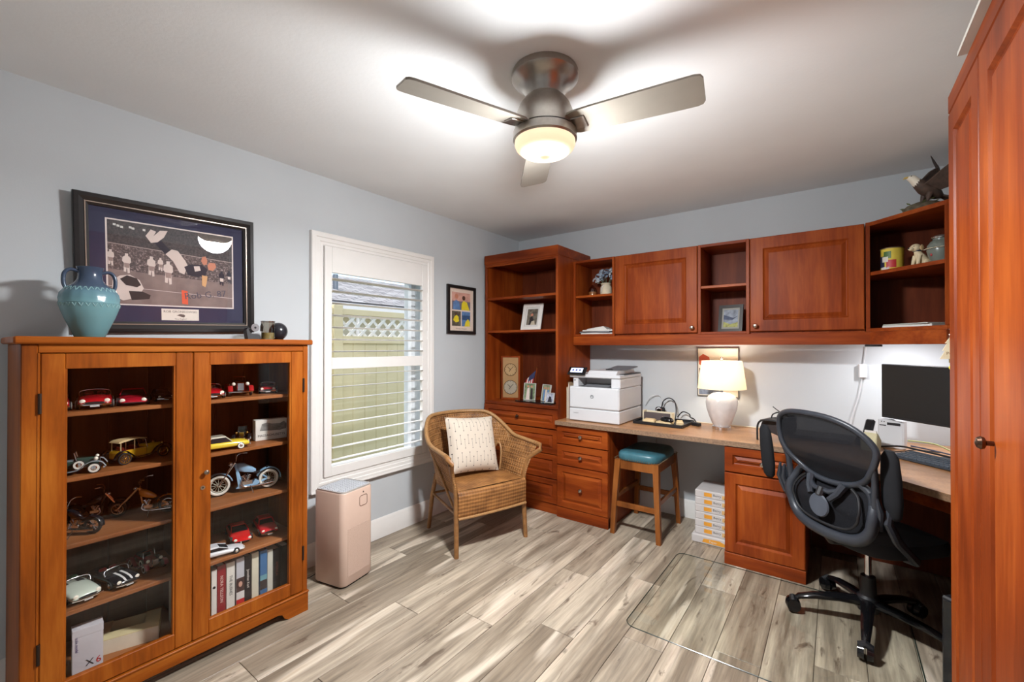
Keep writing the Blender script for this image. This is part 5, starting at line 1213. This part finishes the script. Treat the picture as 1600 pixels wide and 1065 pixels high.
for (cx, cy, sc_) in ((.13, .49, 1.0), (.31, .5, 1.05), (.44, .56, 1.25), (.9, .58, .85), (.02, .44, .8), (.38, .47, .7), (.97, .55, .7)):
    dx = .028*sc_; dy = .1*sc_
    ppoly('player_figure', [(cx-dx, cy-dy*.6), (cx-dx*.4, cy-dy*.75), (cx-dx*.4, cy-dy*1.05), (cx+dx*.4, cy-dy*1.05), (cx+dx*.4, cy-dy*.75), (cx+dx, cy-dy*.55), (cx+dx*1.1, cy), (cx+dx*.7, cy+dy*.2), (cx+dx*.75, cy+dy*1.3), (cx+dx*.2, cy+dy*1.35), (cx, cy+dy*.5), (cx-dx*.2, cy+dy*1.2), (cx-dx*.8, cy+dy*1.15), (cx-dx*.7, cy+dy*.1), (cx-dx*1.15, cy-dy*.1)], pw_ if cx < .8 else pn_, 0)
    ppoly('player_trousers', [(cx-dx*.7, cy+dy*.1), (cx+dx*.7, cy+dy*.15), (cx+dx*.6, cy+dy*.7), (cx-dx*.6, cy+dy*.65)], pg_ if cx < .8 else pw_, 1)
ppoly('fallen_player', [(.03, .72), (.08, .66), (.15, .64), (.22, .7), (.25, .8), (.2, .92), (.1, .96), (.02, .9)], pw_)
ppoly('fallen_helmet', [(.08, .7), (.13, .65), (.2, .68), (.23, .76), (.2, .79), (.12, .77)], pd_, 1); ppoly('fallen_arm', [(.14, .84), (.24, .84), (.3, .88), (.29, .93), (.16, .95)], pd_, 1)
ppoly('pylon', [(.545, .79), (.595, .8), (.598, .98), (.548, .97)], M('print_orange', (226, 92, 58), .7), 1)
for (sx, tx) in ((.05, .05), (.075, .06), (.1, .07), (.16, .06), (.18, .07), (.26, .07)): ppoly('board_light', [(sx-.01, tx-.012), (sx+.01, tx-.01), (sx+.01, tx+.015), (sx-.01, tx+.013)], paper, 0)
flat(fp, 'name_plate', rect(-.055, .098, -.242, -.186), M('plate_ivory', (224, 214, 202), .5), -.0046)
text('name_lettering', 'ROB GRONKOWSKI', .0155, M('plate_ink', (90, 76, 70), .6), fp, (.0215, -.0052, -.2), (R(90), 0, 0), sx=.98)
flat(fp, 'plate_emblem', [(.005, -.217), (.02, -.211), (.036, -.213), (.04, -.22), (.034, -.227), (.024, -.224)], M('plate_ink', (90, 76, 70), .6), -.0052)
text('name_lettering', 'New England', .009, M('plate_ink', (90, 76, 70), .6), fp, (.0215, -.0052, -.235), (R(90), 0, 0))
text('signature', 'Rob G. 87', .045, M('signature_ink', (60, 54, 70), .5), fp, (.13, -.0065, -.11), (R(90), R(-8), 0))
MB().box(-hw+.046, hw-.046, -.0092, -.0086, -hh+.046, hh-.046).build('glazing', glass, fp, 0)

kn_ = thing('disc_stand', 'small black stand holding a silver disc on the cabinet', 'ornament', (.2, -2.625, CT), 90)
MB().prism([(-.03, 0), (.03, 0), (.025, .028), (-.02, .035), (-.03, .06), (-.038, .05)], -.02, .02, 'y').build('stand', black_pl, kn_, 0); MB().cyl((.002, -.024, .062), (.002, -.016, .062), .02, n=24).build('disc', chrome, kn_); MB().cyl((.002, -.0255, .062), (.002, -.0235, .062), .005, n=12).build('hub', ink, kn_); MB().box(-.016, .024, -.0215, -.0195, .03, .034).build('silver_strip', chrome, kn_, 0)
cg = thing('glass_candle', 'etched glass cylinder candle with silver rim on the cabinet', 'candle holder', (.21, -2.555, CT))
ri2 = lambda r, z: [(r*math.cos(2*PI*k/32), r*math.sin(2*PI*k/32), z) for k in range(32)]
MB().loft([ri2(.032, 0), ri2(.033, .004), ri2(.033, .096), ri2(.0305, .096), ri2(.0305, .006), ri2(.02, .005)], True, True).build('glass_tube', thin_glass('smoky_glass', (.8, .78, .74), .1), cg)
MB().cyl((0, 0, .006), (0, 0, .038), .0295, n=28).build('wax', M('olive_wax', (170, 160, 104), .6, var=.25, vs=60), cg); MB().torus((0, 0, .097), .0322, .0028, 'z', 32, 6).build('rim', chrome, cg)
MB().prism([(-.02, .045), (.015, .045), (.02, .07), (.0, .088), (-.018, .075)], -.0305, -.0295, 'y').build('etched_picture', M('etched_grey', (120, 118, 112), .7, var=.3, vs=80), cg, 0)
bb = thing('ball_ornament', 'round black ball ornament beside the glass candle', 'ornament', (.17, -2.483, CT))
MB().ball((0, 0, .048), (.046, .046, .048), 28, 18).build('sphere', M('black_ball', (34, 34, 40), .25), bb); MB().lathe([(0, 0), (.025, 0), (.027, .006), (0, .008)], 20).build('foot', black_pl, bb)

# small framed photographs on the left wall
wp = thing('framed_photo_collage', 'small black framed photo collage between window and bookcase', 'picture', (.003, -.863, 1.676), 90)
frame(wp, .176, .207, .026, .02, M('black_frame', (30, 26, 26), .3))
flat(wp, 'mat_board', rect(-.155, .155, -.186, .186), M('blush_card', (226, 206, 190), .7, var=.03), -.004)
def pic(par, nm, r_, m_, lay=1): return flat(par, nm, rect(*r_), m_, -.004-.0004*lay)
sunset = M('sunset_print', (206, 156, 140), .7, var=.2, vs=20); blue_p = M('blue_print', (92, 128, 176), .7, var=.2, vs=30); yel = M('yellow_print', (226, 206, 44), .7, var=.1); darkp = M('dark_skin_print', (88, 56, 44), .7); bush = M('bush_print', (92, 84, 70), .7, var=.5, vs=60)
pic(wp, 'upper_photo', (-.115, .115, .0, .15), sunset); flat(wp, 'sea', rect(-.115, .115, .0, .075), M('sea_print', (110, 104, 116), .7), -.0046)
flat(wp, 'person_shape', [(-.1, .0), (-.1, .06), (-.065, .085), (-.03, .07), (-.01, .0)], blue_p, -.005); MB().cyl((-.06, -.0056, .115), (-.06, -.005, .115), .022, n=16).build('face_shape', pskin, wp)
flat(wp, 'person_shape', [(.0, .0), (.005, .06), (.03, .08), (.07, .07), (.105, .0)], yel, -.0054); MB().cyl((.03, -.0062, .105), (.03, -.0055, .105), .02, n=16).build('face_shape', darkp, wp)
pic(wp, 'lower_photo', (-.115, -.006, -.14, -.012), bush); flat(wp, 'person_shape', [(-.1, -.09), (-.085, -.06), (-.06, -.045), (-.035, -.06), (-.03, -.1), (-.07, -.11)], yel, -.005); MB().cyl((-.065, -.0056, -.035), (-.065, -.005, -.035), .012, n=12).build('face_shape', darkp, wp)
pic(wp, 'lower_photo', (.006, .115, -.14, -.012), blue_p); flat(wp, 'sea', rect(.006, .115, -.085, -.045), M('deep_sea_print', (44, 78, 120), .7), -.0046); flat(wp, 'person_shape', [(.04, -.14), (.055, -.1), (.085, -.075), (.11, -.1), (.11, -.14)], yel, -.005)
text('caption', 'Martha\'s Vineyard', .018, M('caption_ink', (120, 96, 90), .7), wp, (0, -.0046, -.162), (R(90), 0, 0))
MB().box(-.152, .152, -.0085, -.0078, -.184, .184).build('glazing', glass, wp, 0)

# ================================================================== in the tall bookcase
def easel(name, label, x, y, z, rz, w_, h_, fw, fm, art, tilt=14, cat_='photo frame'):
    o = thing(name, label, cat_, (x, y, z), rz); o.rotation_euler = (R(-tilt), 0, R(rz))
    mb = MB(); ringframe(mb, -w_/2, w_/2, 0, h_, [(0, 0), (0, -.012), (fw, -.012), (fw, -.006)]); mb.build('frame', fm, o, 0)
    MB().box(-w_/2+.002, w_/2-.002, -.004, 0, .002, h_-.002).build('backing', ink, o, 0)
    art(o, w_/2-fw, fw, h_-fw)
    ze = h_*.33*math.tan(R(tilt))+.001; MB().prism([(-.0, h_*.6), (.0, h_*.55), (h_*.32, ze), (h_*.34, ze+.001)], -.01, .01, 'x').build('strut', ink, o, 0)
    return o
def art1(o, hw_, za, zb):
    flat(o, 'photo', rect(-hw_, hw_, za, zb), M('warm_dark_photo', (104, 96, 84), .6, var=.6, vs=45), -.0045)
    flat(o, 'person_shape', [(-hw_*.5, za), (-hw_*.4, zb*.6), (0, zb*.68), (hw_*.25, zb*.5), (hw_*.3, za)], pd_, -.0049); MB().cyl((-hw_*.1, -.0053, zb*.72), (-hw_*.1, -.0047, zb*.72), .014, n=12).build('face_shape', pskin, o)
    flat(o, 'person_shape', [(-hw_*.2, za), (0, zb*.42), (hw_*.5, zb*.45), (hw_*.7, za)], M('print_cream', (196, 184, 160), .7), -.0053)
easel('photo_frame', 'white framed photograph leaning on the middle bookcase shelf', .42, -.4, 1.5055, 6, .2, .25, .03, M('white_frame', (232, 228, 222), .4), lambda o, a, b, c: (flat(o, 'mat_board', rect(-a, a, b, c), paper, -.0042), art1(o, a-.018, b+.02, c-.02)), 16)
ck = thing('clock_plaque', 'tall wooden desk clock with two round dials in the bookcase', 'clock', (.215, -.42, .8735), 24)
MB().box(-.09, .09, -.02, .03, 0, .4, .004).build('case', cherry, ck, 0); MB().box(-.072, .072, -.0225, -.0195, .02, .385, .001).build('face_plate', M('gold_plate', (166, 130, 88), .4, .2), ck, 0)
for zc, r_ in ((.275, .055), (.115, .062)):
    MB().cyl((0, -.0245, zc), (0, -.0222, zc), r_, n=32).build('dial', M('silver_dial', (166, 156, 138), .4, .2) if zc < .2 else M('pale_gold', (178, 146, 104), .4, .2), ck); MB().torus((0, -.0245, zc), r_, .002, 'y', 36, 6).build('dial_ring', M('dark_bronze_knob', (96, 72, 58), .25, .9), ck)
    MB().tube([(-.012, -.0255, zc-.02), (.0, -.0255, zc), (.028, -.0255, zc+.03)], .002, 5).build('hand', ink, ck); MB().tube([(0, -.0258, zc), (-.026, -.0258, zc+.026)], .002, 5).build('hand', ink, ck)
    for k in range(12): a = 2*PI*k/12; MB().box(-.0015+.85*r_*math.cos(a), .0015+.85*r_*math.cos(a), -.0252, -.0245, zc+.85*r_*math.sin(a)-.004, zc+.85*r_*math.sin(a)+.004).build('hour_mark', ink, ck, 0)
fg = thing('small_flag', 'small American flag on a stick inside the bookcase', 'flag', (.4, -.33, .8735), 15)
MB().lathe([(0, 0), (.022, 0), (.022, .008), (.006, .014), (0, .014)], 16).build('base', black_pl, fg); MB().cyl((0, 0, .012), (.035, 0, .29), .003, n=8).build('stick', cherry, fg); MB().ball((.0355, 0, .293), .005, 8, 6).build('finial', M('brass', (196, 160, 84), .25, 1), fg)
for k in range(7):
    a = [(.028-.012*k, .27-.004*k), (.028-.012*(k+1), .27-.004*(k+1)), (-.012-.012*(k+1), .1+.0*k), (-.012-.012*k+.0, .1)]
    q = [(.026-.013*k, .268-.012*k), (.013-.013*k, .256-.012*k), (-.02-.012*k, .12-.006*k), (-.008-.012*k, .126-.006*k)]
    MB().prism(q, -.003-.003*math.sin(k*1.3), -.002-.003*math.sin(k*1.3), 'y').build('stripe', M('flag_red', (170, 44, 54), .8) if k % 2 == 0 else M('flag_white', (222, 214, 206), .8), fg, 0)
MB().prism([(.028, .27), (-.035, .215), (-.05, .165), (.012, .2)], -.0065, -.0055, 'y').build('canton', M('flag_blue', (44, 48, 84), .8), fg, 0)
def artA(o, a, b, c):
    flat(o, 'photo', rect(-a, a, b, c), M('leafy_photo', (112, 128, 96), .6, var=.6, vs=50), -.0045); flat(o, 'person_shape', [(-a*.7, b), (-a*.5, c*.7), (-a*.1, c*.75), (0, b)], M('print_white', (214, 198, 190), .7), -.0049); flat(o, 'person_shape', [(a*.1, b), (a*.15, c*.7), (a*.5, c*.72), (a*.6, b)], pd_, -.0049)
    for u_ in (-.35, .3): MB().cyl((a*u_, -.0054, c*.82), (a*u_, -.0047, c*.82), .01, n=10).build('face_shape', pskin, o)
def artB(o, a, b, c):
    flat(o, 'photo', rect(-a, a, b, c), M('green_photo', (132, 142, 110), .6, var=.5, vs=50), -.0045)
    for i_, u_ in enumerate((-.6, -.1, .45)): flat(o, 'person_shape', [(a*(u_-.2), b), (a*(u_-.2), c*.7), (a*(u_+.2), c*.72), (a*(u_+.22), b)], (blue_p, M('print_white', (214, 198, 190), .7), blue_p)[i_], -.0049); MB().cyl((a*u_, -.0054, c*.8), (a*u_, -.0047, c*.8), .009, n=10).build('face_shape', pskin, o)
def artC(o, a, b, c):
    flat(o, 'photo', rect(-a, a, b, c), M('silver_photo', (160, 164, 180), .6, var=.5, vs=60), -.0045); flat(o, 'person_shape', [(-a*.6, b), (-a*.2, c*.7), (a*.3, c*.6), (a*.6, b)], pn_, -.0049)
thin_w = M('clear_acrylic', (206, 204, 196), .2)
o = tag(MB().prism(rr_poly(-.2, .2, -.08, .08, .02), 0, .01).build('black_tray', black_gl, None), 'flat black tray beneath the small photographs in the bookcase', 'tray'); o.location = (.52, -.44, .8735); o.rotation_euler = (0, 0, R(-3))
easel('small_photo', 'small couple photograph with pale edge beside the flag', .425, -.425, .8845, 8, .115, .15, .004, thin_w, artA, 8)
easel('small_photo', 'small family photograph in blue clothes on the black tray', .59, -.42, .8845, -16, .105, .145, .004, thin_w, artB, 10)
easel('small_photo', 'little silvery photograph at the end of the black tray', .675, -.49, .8845, -4, .085, .085, .004, thin_w, artC, 12)

# ================================================================== wall shelf contents
o = thing('flower_pot', 'cream wrapped pot of blue grey silk hydrangeas', 'flower pot', (1.045, -.18, 1.7915))
MB().lathe([(0, 0), (.045, 0), (.05, .03), (.047, .07), (.036, .09), (.044, .105), (.04, .1), (0, .095)], 22).build('wrapped_pot', M('cream_burlap', (214, 202, 176), .85, bmp=.4), o)
MB().tube([(.0, -.04, .088), (-.012, -.05, .07), (-.02, -.05, .03)], .004, 6).build('ribbon', paper, o)
pet = [M('petal_blue_grey', (158, 172, 188), .7), M('petal_slate', (120, 136, 156), .7), M('petal_pale', (204, 212, 218), .7)]
rnd = random.Random(3)
hd_ = [(-.05, -.03, .16), (.02, -.05, .165), (.06, 0, .17), (-.06, .03, .15), (.0, .02, .2), (.045, .03, .21), (-.03, -.01, .195), (.08, -.03, .14), (-.085, -.01, .13)]
for k, c_ in enumerate(hd_):
    mb = MB()
    for j in range(22):
        a = rnd.uniform(0, 2*PI); b_ = rnd.uniform(-.4, 1.4); d_ = V(math.cos(a)*math.cos(b_), math.sin(a)*math.cos(b_), math.sin(b_)); p = V(*c_)+d_*.028
        u_ = d_.orthogonal().normalized(); w2 = d_.cross(u_); r_ = .013
        mb.add([p+u_*r_+d_*.003, p+w2*r_*.9, p-u_*r_+d_*.003, p-w2*r_*.9, p-d_*.004], [(0, 1, 4), (1, 2, 4), (2, 3, 4), (3, 0, 4)])
    fo_ = mb.build('flower_head', pet[k % 3], o, 0); MB().cyl((c_[0]*.3, c_[1]*.3, .09), c_, .002, n=5).build('stem', M('stem_green', (96, 110, 84), .7), fo_)
o = thing('jar_candle', 'small cream candle in a dark glass jar on wall shelf', 'candle', (.93, -.2, 1.7915))
MB().cyl((0, 0, 0), (0, 0, .038), .034, n=24).build('wax', M('cream_wax', (216, 190, 130), .5), o); MB().lathe([(.035, .0), (.0365, .05), (.03, .07), (.012, .085), (.006, .1), (0, .1)], 20).build('glass_cover', thin_glass('amber_glass', (.6, .42, .32), .1), o)
for k, (dx, dy, rz_, lab, m_) in enumerate(((0, 0, 3, 'white magazine at the bottom of the paper pile on wall shelf', paper), (-.01, .0, -4, 'grey folder in the middle of the paper pile on wall shelf', M('grey_folder', (120, 122, 126), .7)), (.012, -.005, 8, 'loose white papers topping the pile on wall shelf', paper))):
    o = thing('paper_pile', lab, 'papers', (.995+dx, -.175+dy, 1.4632+k*.0125), rz_)
    MB().box(-.14, .14, -.1, .1, 0, .009, .001).build('sheets', m_, o, 0); mb = MB(); mb.M = Matrix.Rotation(R(3), 4, 'Z'); mb.box(-.138, .132, -.098, .09, .0092, .0118); mb.build('top_sheet', m_, o, 0)
o = tag(MB().loft([[(-.1, -.06, 0), (.1, -.06, 0), (.1, .07, 0), (-.1, .07, 0)], [(-.08, -.05, .012), (.06, -.055, .03), (.05, .06, .026), (-.07, .06, .01)]]).build('crumpled_sheet', paper, None, 0), 'crumpled white sheet lying on the paper pile', 'paper'); o.location = (.98, -.17, 1.5015)
def artD(o, a, b, c):
    flat(o, 'mat_board', rect(-a, a, b, c), M('grey_mat', (150, 148, 140), .8), -.0042); flat(o, 'photo', rect(-a+.012, a-.012, b+.014, c-.014), M('river_photo', (130, 138, 150), .6, var=.5, vs=30), -.0047)
    flat(o, 'photo_patch', [(-a+.012, b+.014), (a-.012, b+.014), (a-.012, b+.05), (0, b+.035), (-a+.012, b+.055)], M('moss_photo', (150, 150, 84), .6, var=.5, vs=50), -.0051); flat(o, 'photo_patch', [(-a+.012, c-.05), (a*.3, c-.075), (a-.012, c-.06), (a*.2, c-.09), (-a+.012, c-.085)], M('dark_water_photo', (62, 72, 96), .6, var=.4, vs=40), -.0051)
easel('photo_frame', 'dark framed photograph on the shelf between panelled doors', 2.0, -.16, 1.4635, -8, .165, .2, .022, M('black_brown_frame', (44, 38, 34), .4), artD, 10)

# corner shelf contents
SZ = 1.7955
o = thing('decorated_tin', 'yellow round tin with dark and red pictures', 'tin', (2.878, -.285, SZ), -40)
MB().lathe([(0, 0), (.05, 0), (.052, .004), (.052, .125), (.054, .128), (.05, .132), (.048, .126), (0, .12)], 30).build('tin_body', M('yellow_tin', (214, 192, 76), .4, var=.1), o)
def wrap(par, nm, a0, a1, z0a, z1a, m_, r_=.0526):
    n_ = 6; MB().loft([[(r_*math.cos(R(a0+(a1-a0)*k/n_)), r_*math.sin(R(a0+(a1-a0)*k/n_)), z) for k in range(n_+1)] for z in (z0a, z1a)], False).build(nm, m_, par)
wrap(o, 'picture_patch', -150, -95, .02, .085, M('tin_navy', (40, 44, 70), .5)); wrap(o, 'picture_patch', -85, -35, .015, .06, M('tin_red', (176, 40, 44), .5)); wrap(o, 'picture_patch', -120, -70, .0, .022, paper); wrap(o, 'picture_patch', -100, -60, .07, .11, M('tin_green', (70, 104, 50), .5)); wrap(o, 'picture_patch', -110, -75, .05, .08, M('tin_white', (214, 208, 196), .5), .0529)
MB().lathe([(.0545, .126), (.056, .129), (.0545, .132)], 30).build('rim', M('worn_brass', (170, 156, 132), .35, .9), o)
dg = thing('dog_figurine', 'cream sitting puppy figurine beside the yellow tin', 'figurine', (2.98, -.375, SZ+.002), 215)
dm = M('cream_dog', (222, 206, 170), .6, var=.08)
bl = []
for (cx, cz_, rx, rz_) in ((-.03, .0, .028, 0), (-.032, .018, .036, 0), (-.022, .04, .033, 0), (-.008, .06, .026, 0), (.002, .078, .019, 0), (.008, .092, .016, 0)): bl.append([(cx+rx*math.cos(2*PI*k/16), rx*.85*math.sin(2*PI*k/16), cz_) for k in range(16)])
b0 = MB(); b0.loft(bl); b0.ball((.014, 0, .103), (.026, .023, .022), 16, 10); b0.ball((.038, 0, .097), (.016, .013, .011), 12, 8)
for sg in (1, -1): b0.tube([(.006, sg*.014, .06), (.014, sg*.015, .03), (.018, sg*.015, .006), (.028, sg*.015, .004)], [.011, .009, .008, .007], 8); b0.ball((-.025, sg*.028, .018), (.026, .012, .02), 10, 8); b0.ball((-.002, sg*.03, .006), (.018, .009, .006), 8, 6)
b0.tube([(-.06, 0, .008), (-.078, .012, .012), (-.086, .024, .02)], [.008, .006, .003], 8); b0.build('body', dm, dg, 80)
for sg in (1, -1): MB().ball((.002, sg*.024, .1), (.011, .005, .017), 10, 8).build('ear', M('tan_ear', (190, 160, 116), .6), dg); MB().ball((.034, sg*.011, .109), .0028, 8, 6).build('eye', ink, dg)
MB().ball((.053, 0, .1), (.004, .005, .004), 8, 6).build('nose', ink, dg); MB().torus((.005, 0, .085), .018, .003, 'z', 18, 6).build('collar', M('navy_cable', (44, 52, 74), .5), dg)
jr = thing('ginger_jar', 'grey green glazed jar with white pattern on corner shelf', 'jar', (3.06, -.45, SZ), 0)
MB().lathe([(0, 0), (.034, 0), (.036, .006), (.05, .035), (.058, .07), (.056, .095), (.044, .115), (.034, .122), (.034, .13), (0, .13)], 30).build('body', M('sage_glaze', (112, 120, 112), .25, var=.1), jr)
MB().lathe([(0, .131), (.038, .131), (.04, .138), (.03, .146), (0, .148)], 26).build('lid', M('silver_lid', (176, 174, 168), .25, .8), jr)
for k in range(6): a = R(180+k*22); MB().torus((.0565*math.cos(a), .0565*math.sin(a), .078), .012, .0022, 'z', 14, 5).build('scroll', M('print_cream', (196, 184, 160), .7), jr).rotation_euler = (0, 0, 0)
mb_ = M('tin_red', (176, 40, 44), .5); MB().ball((.0505*math.cos(R(215)), .0505*math.sin(R(215)), .045), (.006, .006, .008), 8, 6).build('berry', mb_, jr)
for k, (rz_, lab) in enumerate(((-44, 'white binder lying at the bottom of the corner shelf'), (-50, 'thin grey papers atop the white binder on corner shelf'))):
    o = thing('binder', lab, 'papers', (2.985, -.34, 1.4655+k*.0145), rz_); MB().box(-.13, .13, -.09, .1, 0, .012 if k == 0 else .005, .002).build('cover', paper if k == 0 else M('grey_paper', (176, 176, 172), .7), o, 0); MB().box(-.128, .128, -.088, .098, .0122 if k == 0 else .0052, .0136 if k == 0 else .0062).build('top_sheet', sage, o, 0)

# eagle statue on top of the corner unit (local +x is the way it faces)
eg = thing('eagle_statue', 'bald eagle statue with spread wings on the corner shelf top', 'statue', (3.01, -.42, 2.0875), 208)
brn = M('eagle_brown', (74, 56, 46), .6, var=.3, vs=60); wht = M('eagle_white', (226, 220, 204), .6); bk_ = M('bark_base', (92, 84, 66), .8, var=.4, vs=50, bmp=.5)
MB().loft([[(.1*sx_*math.cos(2*PI*k/16)*(1+.12*math.sin(3*k)), .055*sx_*math.sin(2*PI*k/16)*(1+.15*math.cos(2*k)), z) for k in range(16)] for sx_, z in ((1, 0), (1.05, .012), (.8, .035), (.4, .05))]).build('rock_base', bk_, eg, 60)
mb = MB()
for k in range(26):
    a = rnd.uniform(0, 2*PI); rr2 = rnd.uniform(.05, .11); p = V(rr2*math.cos(a), .55*rr2*math.sin(a), rnd.uniform(.012, .045)); d_ = V(math.cos(a+.6), math.sin(a+.6), .4).normalized()*.03; sd = d_.cross(V(0, 0, 1)).normalized()*.008
    mb.add([p, p+d_*.5+sd, p+d_, p+d_*.5-sd, p+d_*.5+V(0, 0, .004)], [(0, 1, 4), (1, 2, 4), (2, 3, 4), (3, 0, 4), (0, 3, 2, 1)])
lv = mb.build('leaves', M('moss_leaf', (110, 124, 74), .7, var=.3), eg, 0); lv['kind'] = 'stuff'
bd_ = MB(); secs = [(-.07, .075, .012), (-.05, .085, .026), (-.015, .105, .036), (.02, .128, .034), (.045, .148, .026), (.058, .16, .02)]
bd_.loft([[V(x_, 0, z_)+V(-.4, 0, .92)*r_*math.cos(2*PI*k/14)+V(0, 1, 0)*r_*math.sin(2*PI*k/14) for k in range(14)] for x_, z_, r_ in secs])
for sg in (1, -1): bd_.tube([(.0, sg*.018, .09), (.008, sg*.02, .065), (.014, sg*.02, .042)], [.016, .01, .006], 8)
bd_.build('body', brn, eg, 70)
hm = MB(); hm.loft([[V(x_, 0, z_)+V(-.5, 0, .86)*r_*math.cos(2*PI*k/12)+V(0, 1, 0)*r_*math.sin(2*PI*k/12) for k in range(12)] for x_, z_, r_ in ((.045, .148, .024), (.06, .165, .021), (.072, .178, .019), (.085, .183, .014), (.094, .182, .008))]); hm.build('head', wht, eg, 70)
MB().tube([(.09, 0, .183), (.106, 0, .182), (.114, 0, .174)], [.007, .005, .0015], 8).build('beak', M('beak_yellow', (206, 176, 96), .5), eg)
for sg in (1, -1):
    MB().ball((.083, sg*.013, .187), .003, 8, 6).build('eye', ink, eg); MB().tube([(.014, sg*.02, .045), (.03, sg*.022, .036)], .005, 6).build('talon', M('beak_yellow', (206, 176, 96), .5), eg)
MB().loft([[(-.06, -.012, .085), (-.06, .012, .085), (-.06, .012, .075), (-.06, -.012, .075)], [(-.13, -.035, .055), (-.13, .035, .055), (-.13, .035, .05), (-.13, -.035, .05)]]).build('tail', brn, eg, 0)
for sg in (1, -1):
    w_ = MB(); spts = [V(.03, sg*.03, .135), V(-.02, sg*.06, .19), V(-.075, sg*.085, .24), V(-.12, sg*.1, .265)]
    tr_ = [V(-.04, sg*.03, .1), V(-.085, sg*.06, .115), V(-.13, sg*.09, .14), V(-.155, sg*.105, .185)]
    up_ = []; 
    for a_, b2 in zip(spts, tr_):
        up_.append([a_+V(.006, 0, 0), a_+V(0, sg*.007, 0), b2+V(0, sg*.003, 0), b2-V(0, sg*.003, 0), a_-V(0, sg*.007, 0)])
    w_.loft(up_); wo = w_.build('wing', brn, eg, 50)
    for k in range(7):
        a_ = tr_[3].lerp(spts[3], k/6); d_ = V(-.05+.012*k, sg*.012, -.01+.014*k); MB().tube([a_-d_*.3, a_+d_*.5, a_+d_], [.009, .008, .002], 6, flat=(.35, 1)).build('feather', M('eagle_dark', (48, 38, 34), .6), wo)

# hanging ornament by the wardrobe
on = thing('tree_ornament', 'cream wooden tree ornament hanging by the tall wardrobe', 'ornament', (2.955, -1.3, 1.3))
on.location = (2.925, -1.592, 1.315); on.scale = (.62, .62, .62)
MB().tube([(0, 0, .2), (0, .0, .212), (0, -.02, .215)], .003, 6).build('hook', chrome, on)
MB().prism([(-.05, 0), (.05, 0), (.03, .045), (.04, .045), (.022, .085), (.03, .085), (0, .135), (-.03, .085), (-.022, .085), (-.04, .045), (-.03, .045)], -.004, .004, 'y').build('tree_board', M('cream_board', (222, 210, 176), .7, var=.1), on, 0)
MB().cyl((0, 0, .13), (0, 0, .21), .0012, n=6).build('string', cream, on); text('painted_words', 'Peace', .022, M('painted_brown', (140, 110, 80), .7), on, (0, -.0043, .03), (R(90), 0, 0)); MB().box(-.015, .015, -.004, .004, -.02, 0).build('trunk', M('olive_trunk', (120, 120, 70), .7), on, 0)
MB().ball((.0, 0, -.045), (.016, .008, .016), 12, 8).build('yellow_bird', M('bird_yellow', (206, 200, 60), .6), on); MB().cyl((0, 0, -.03), (0, 0, -.018), .001, n=5).build('thread', cream, on)
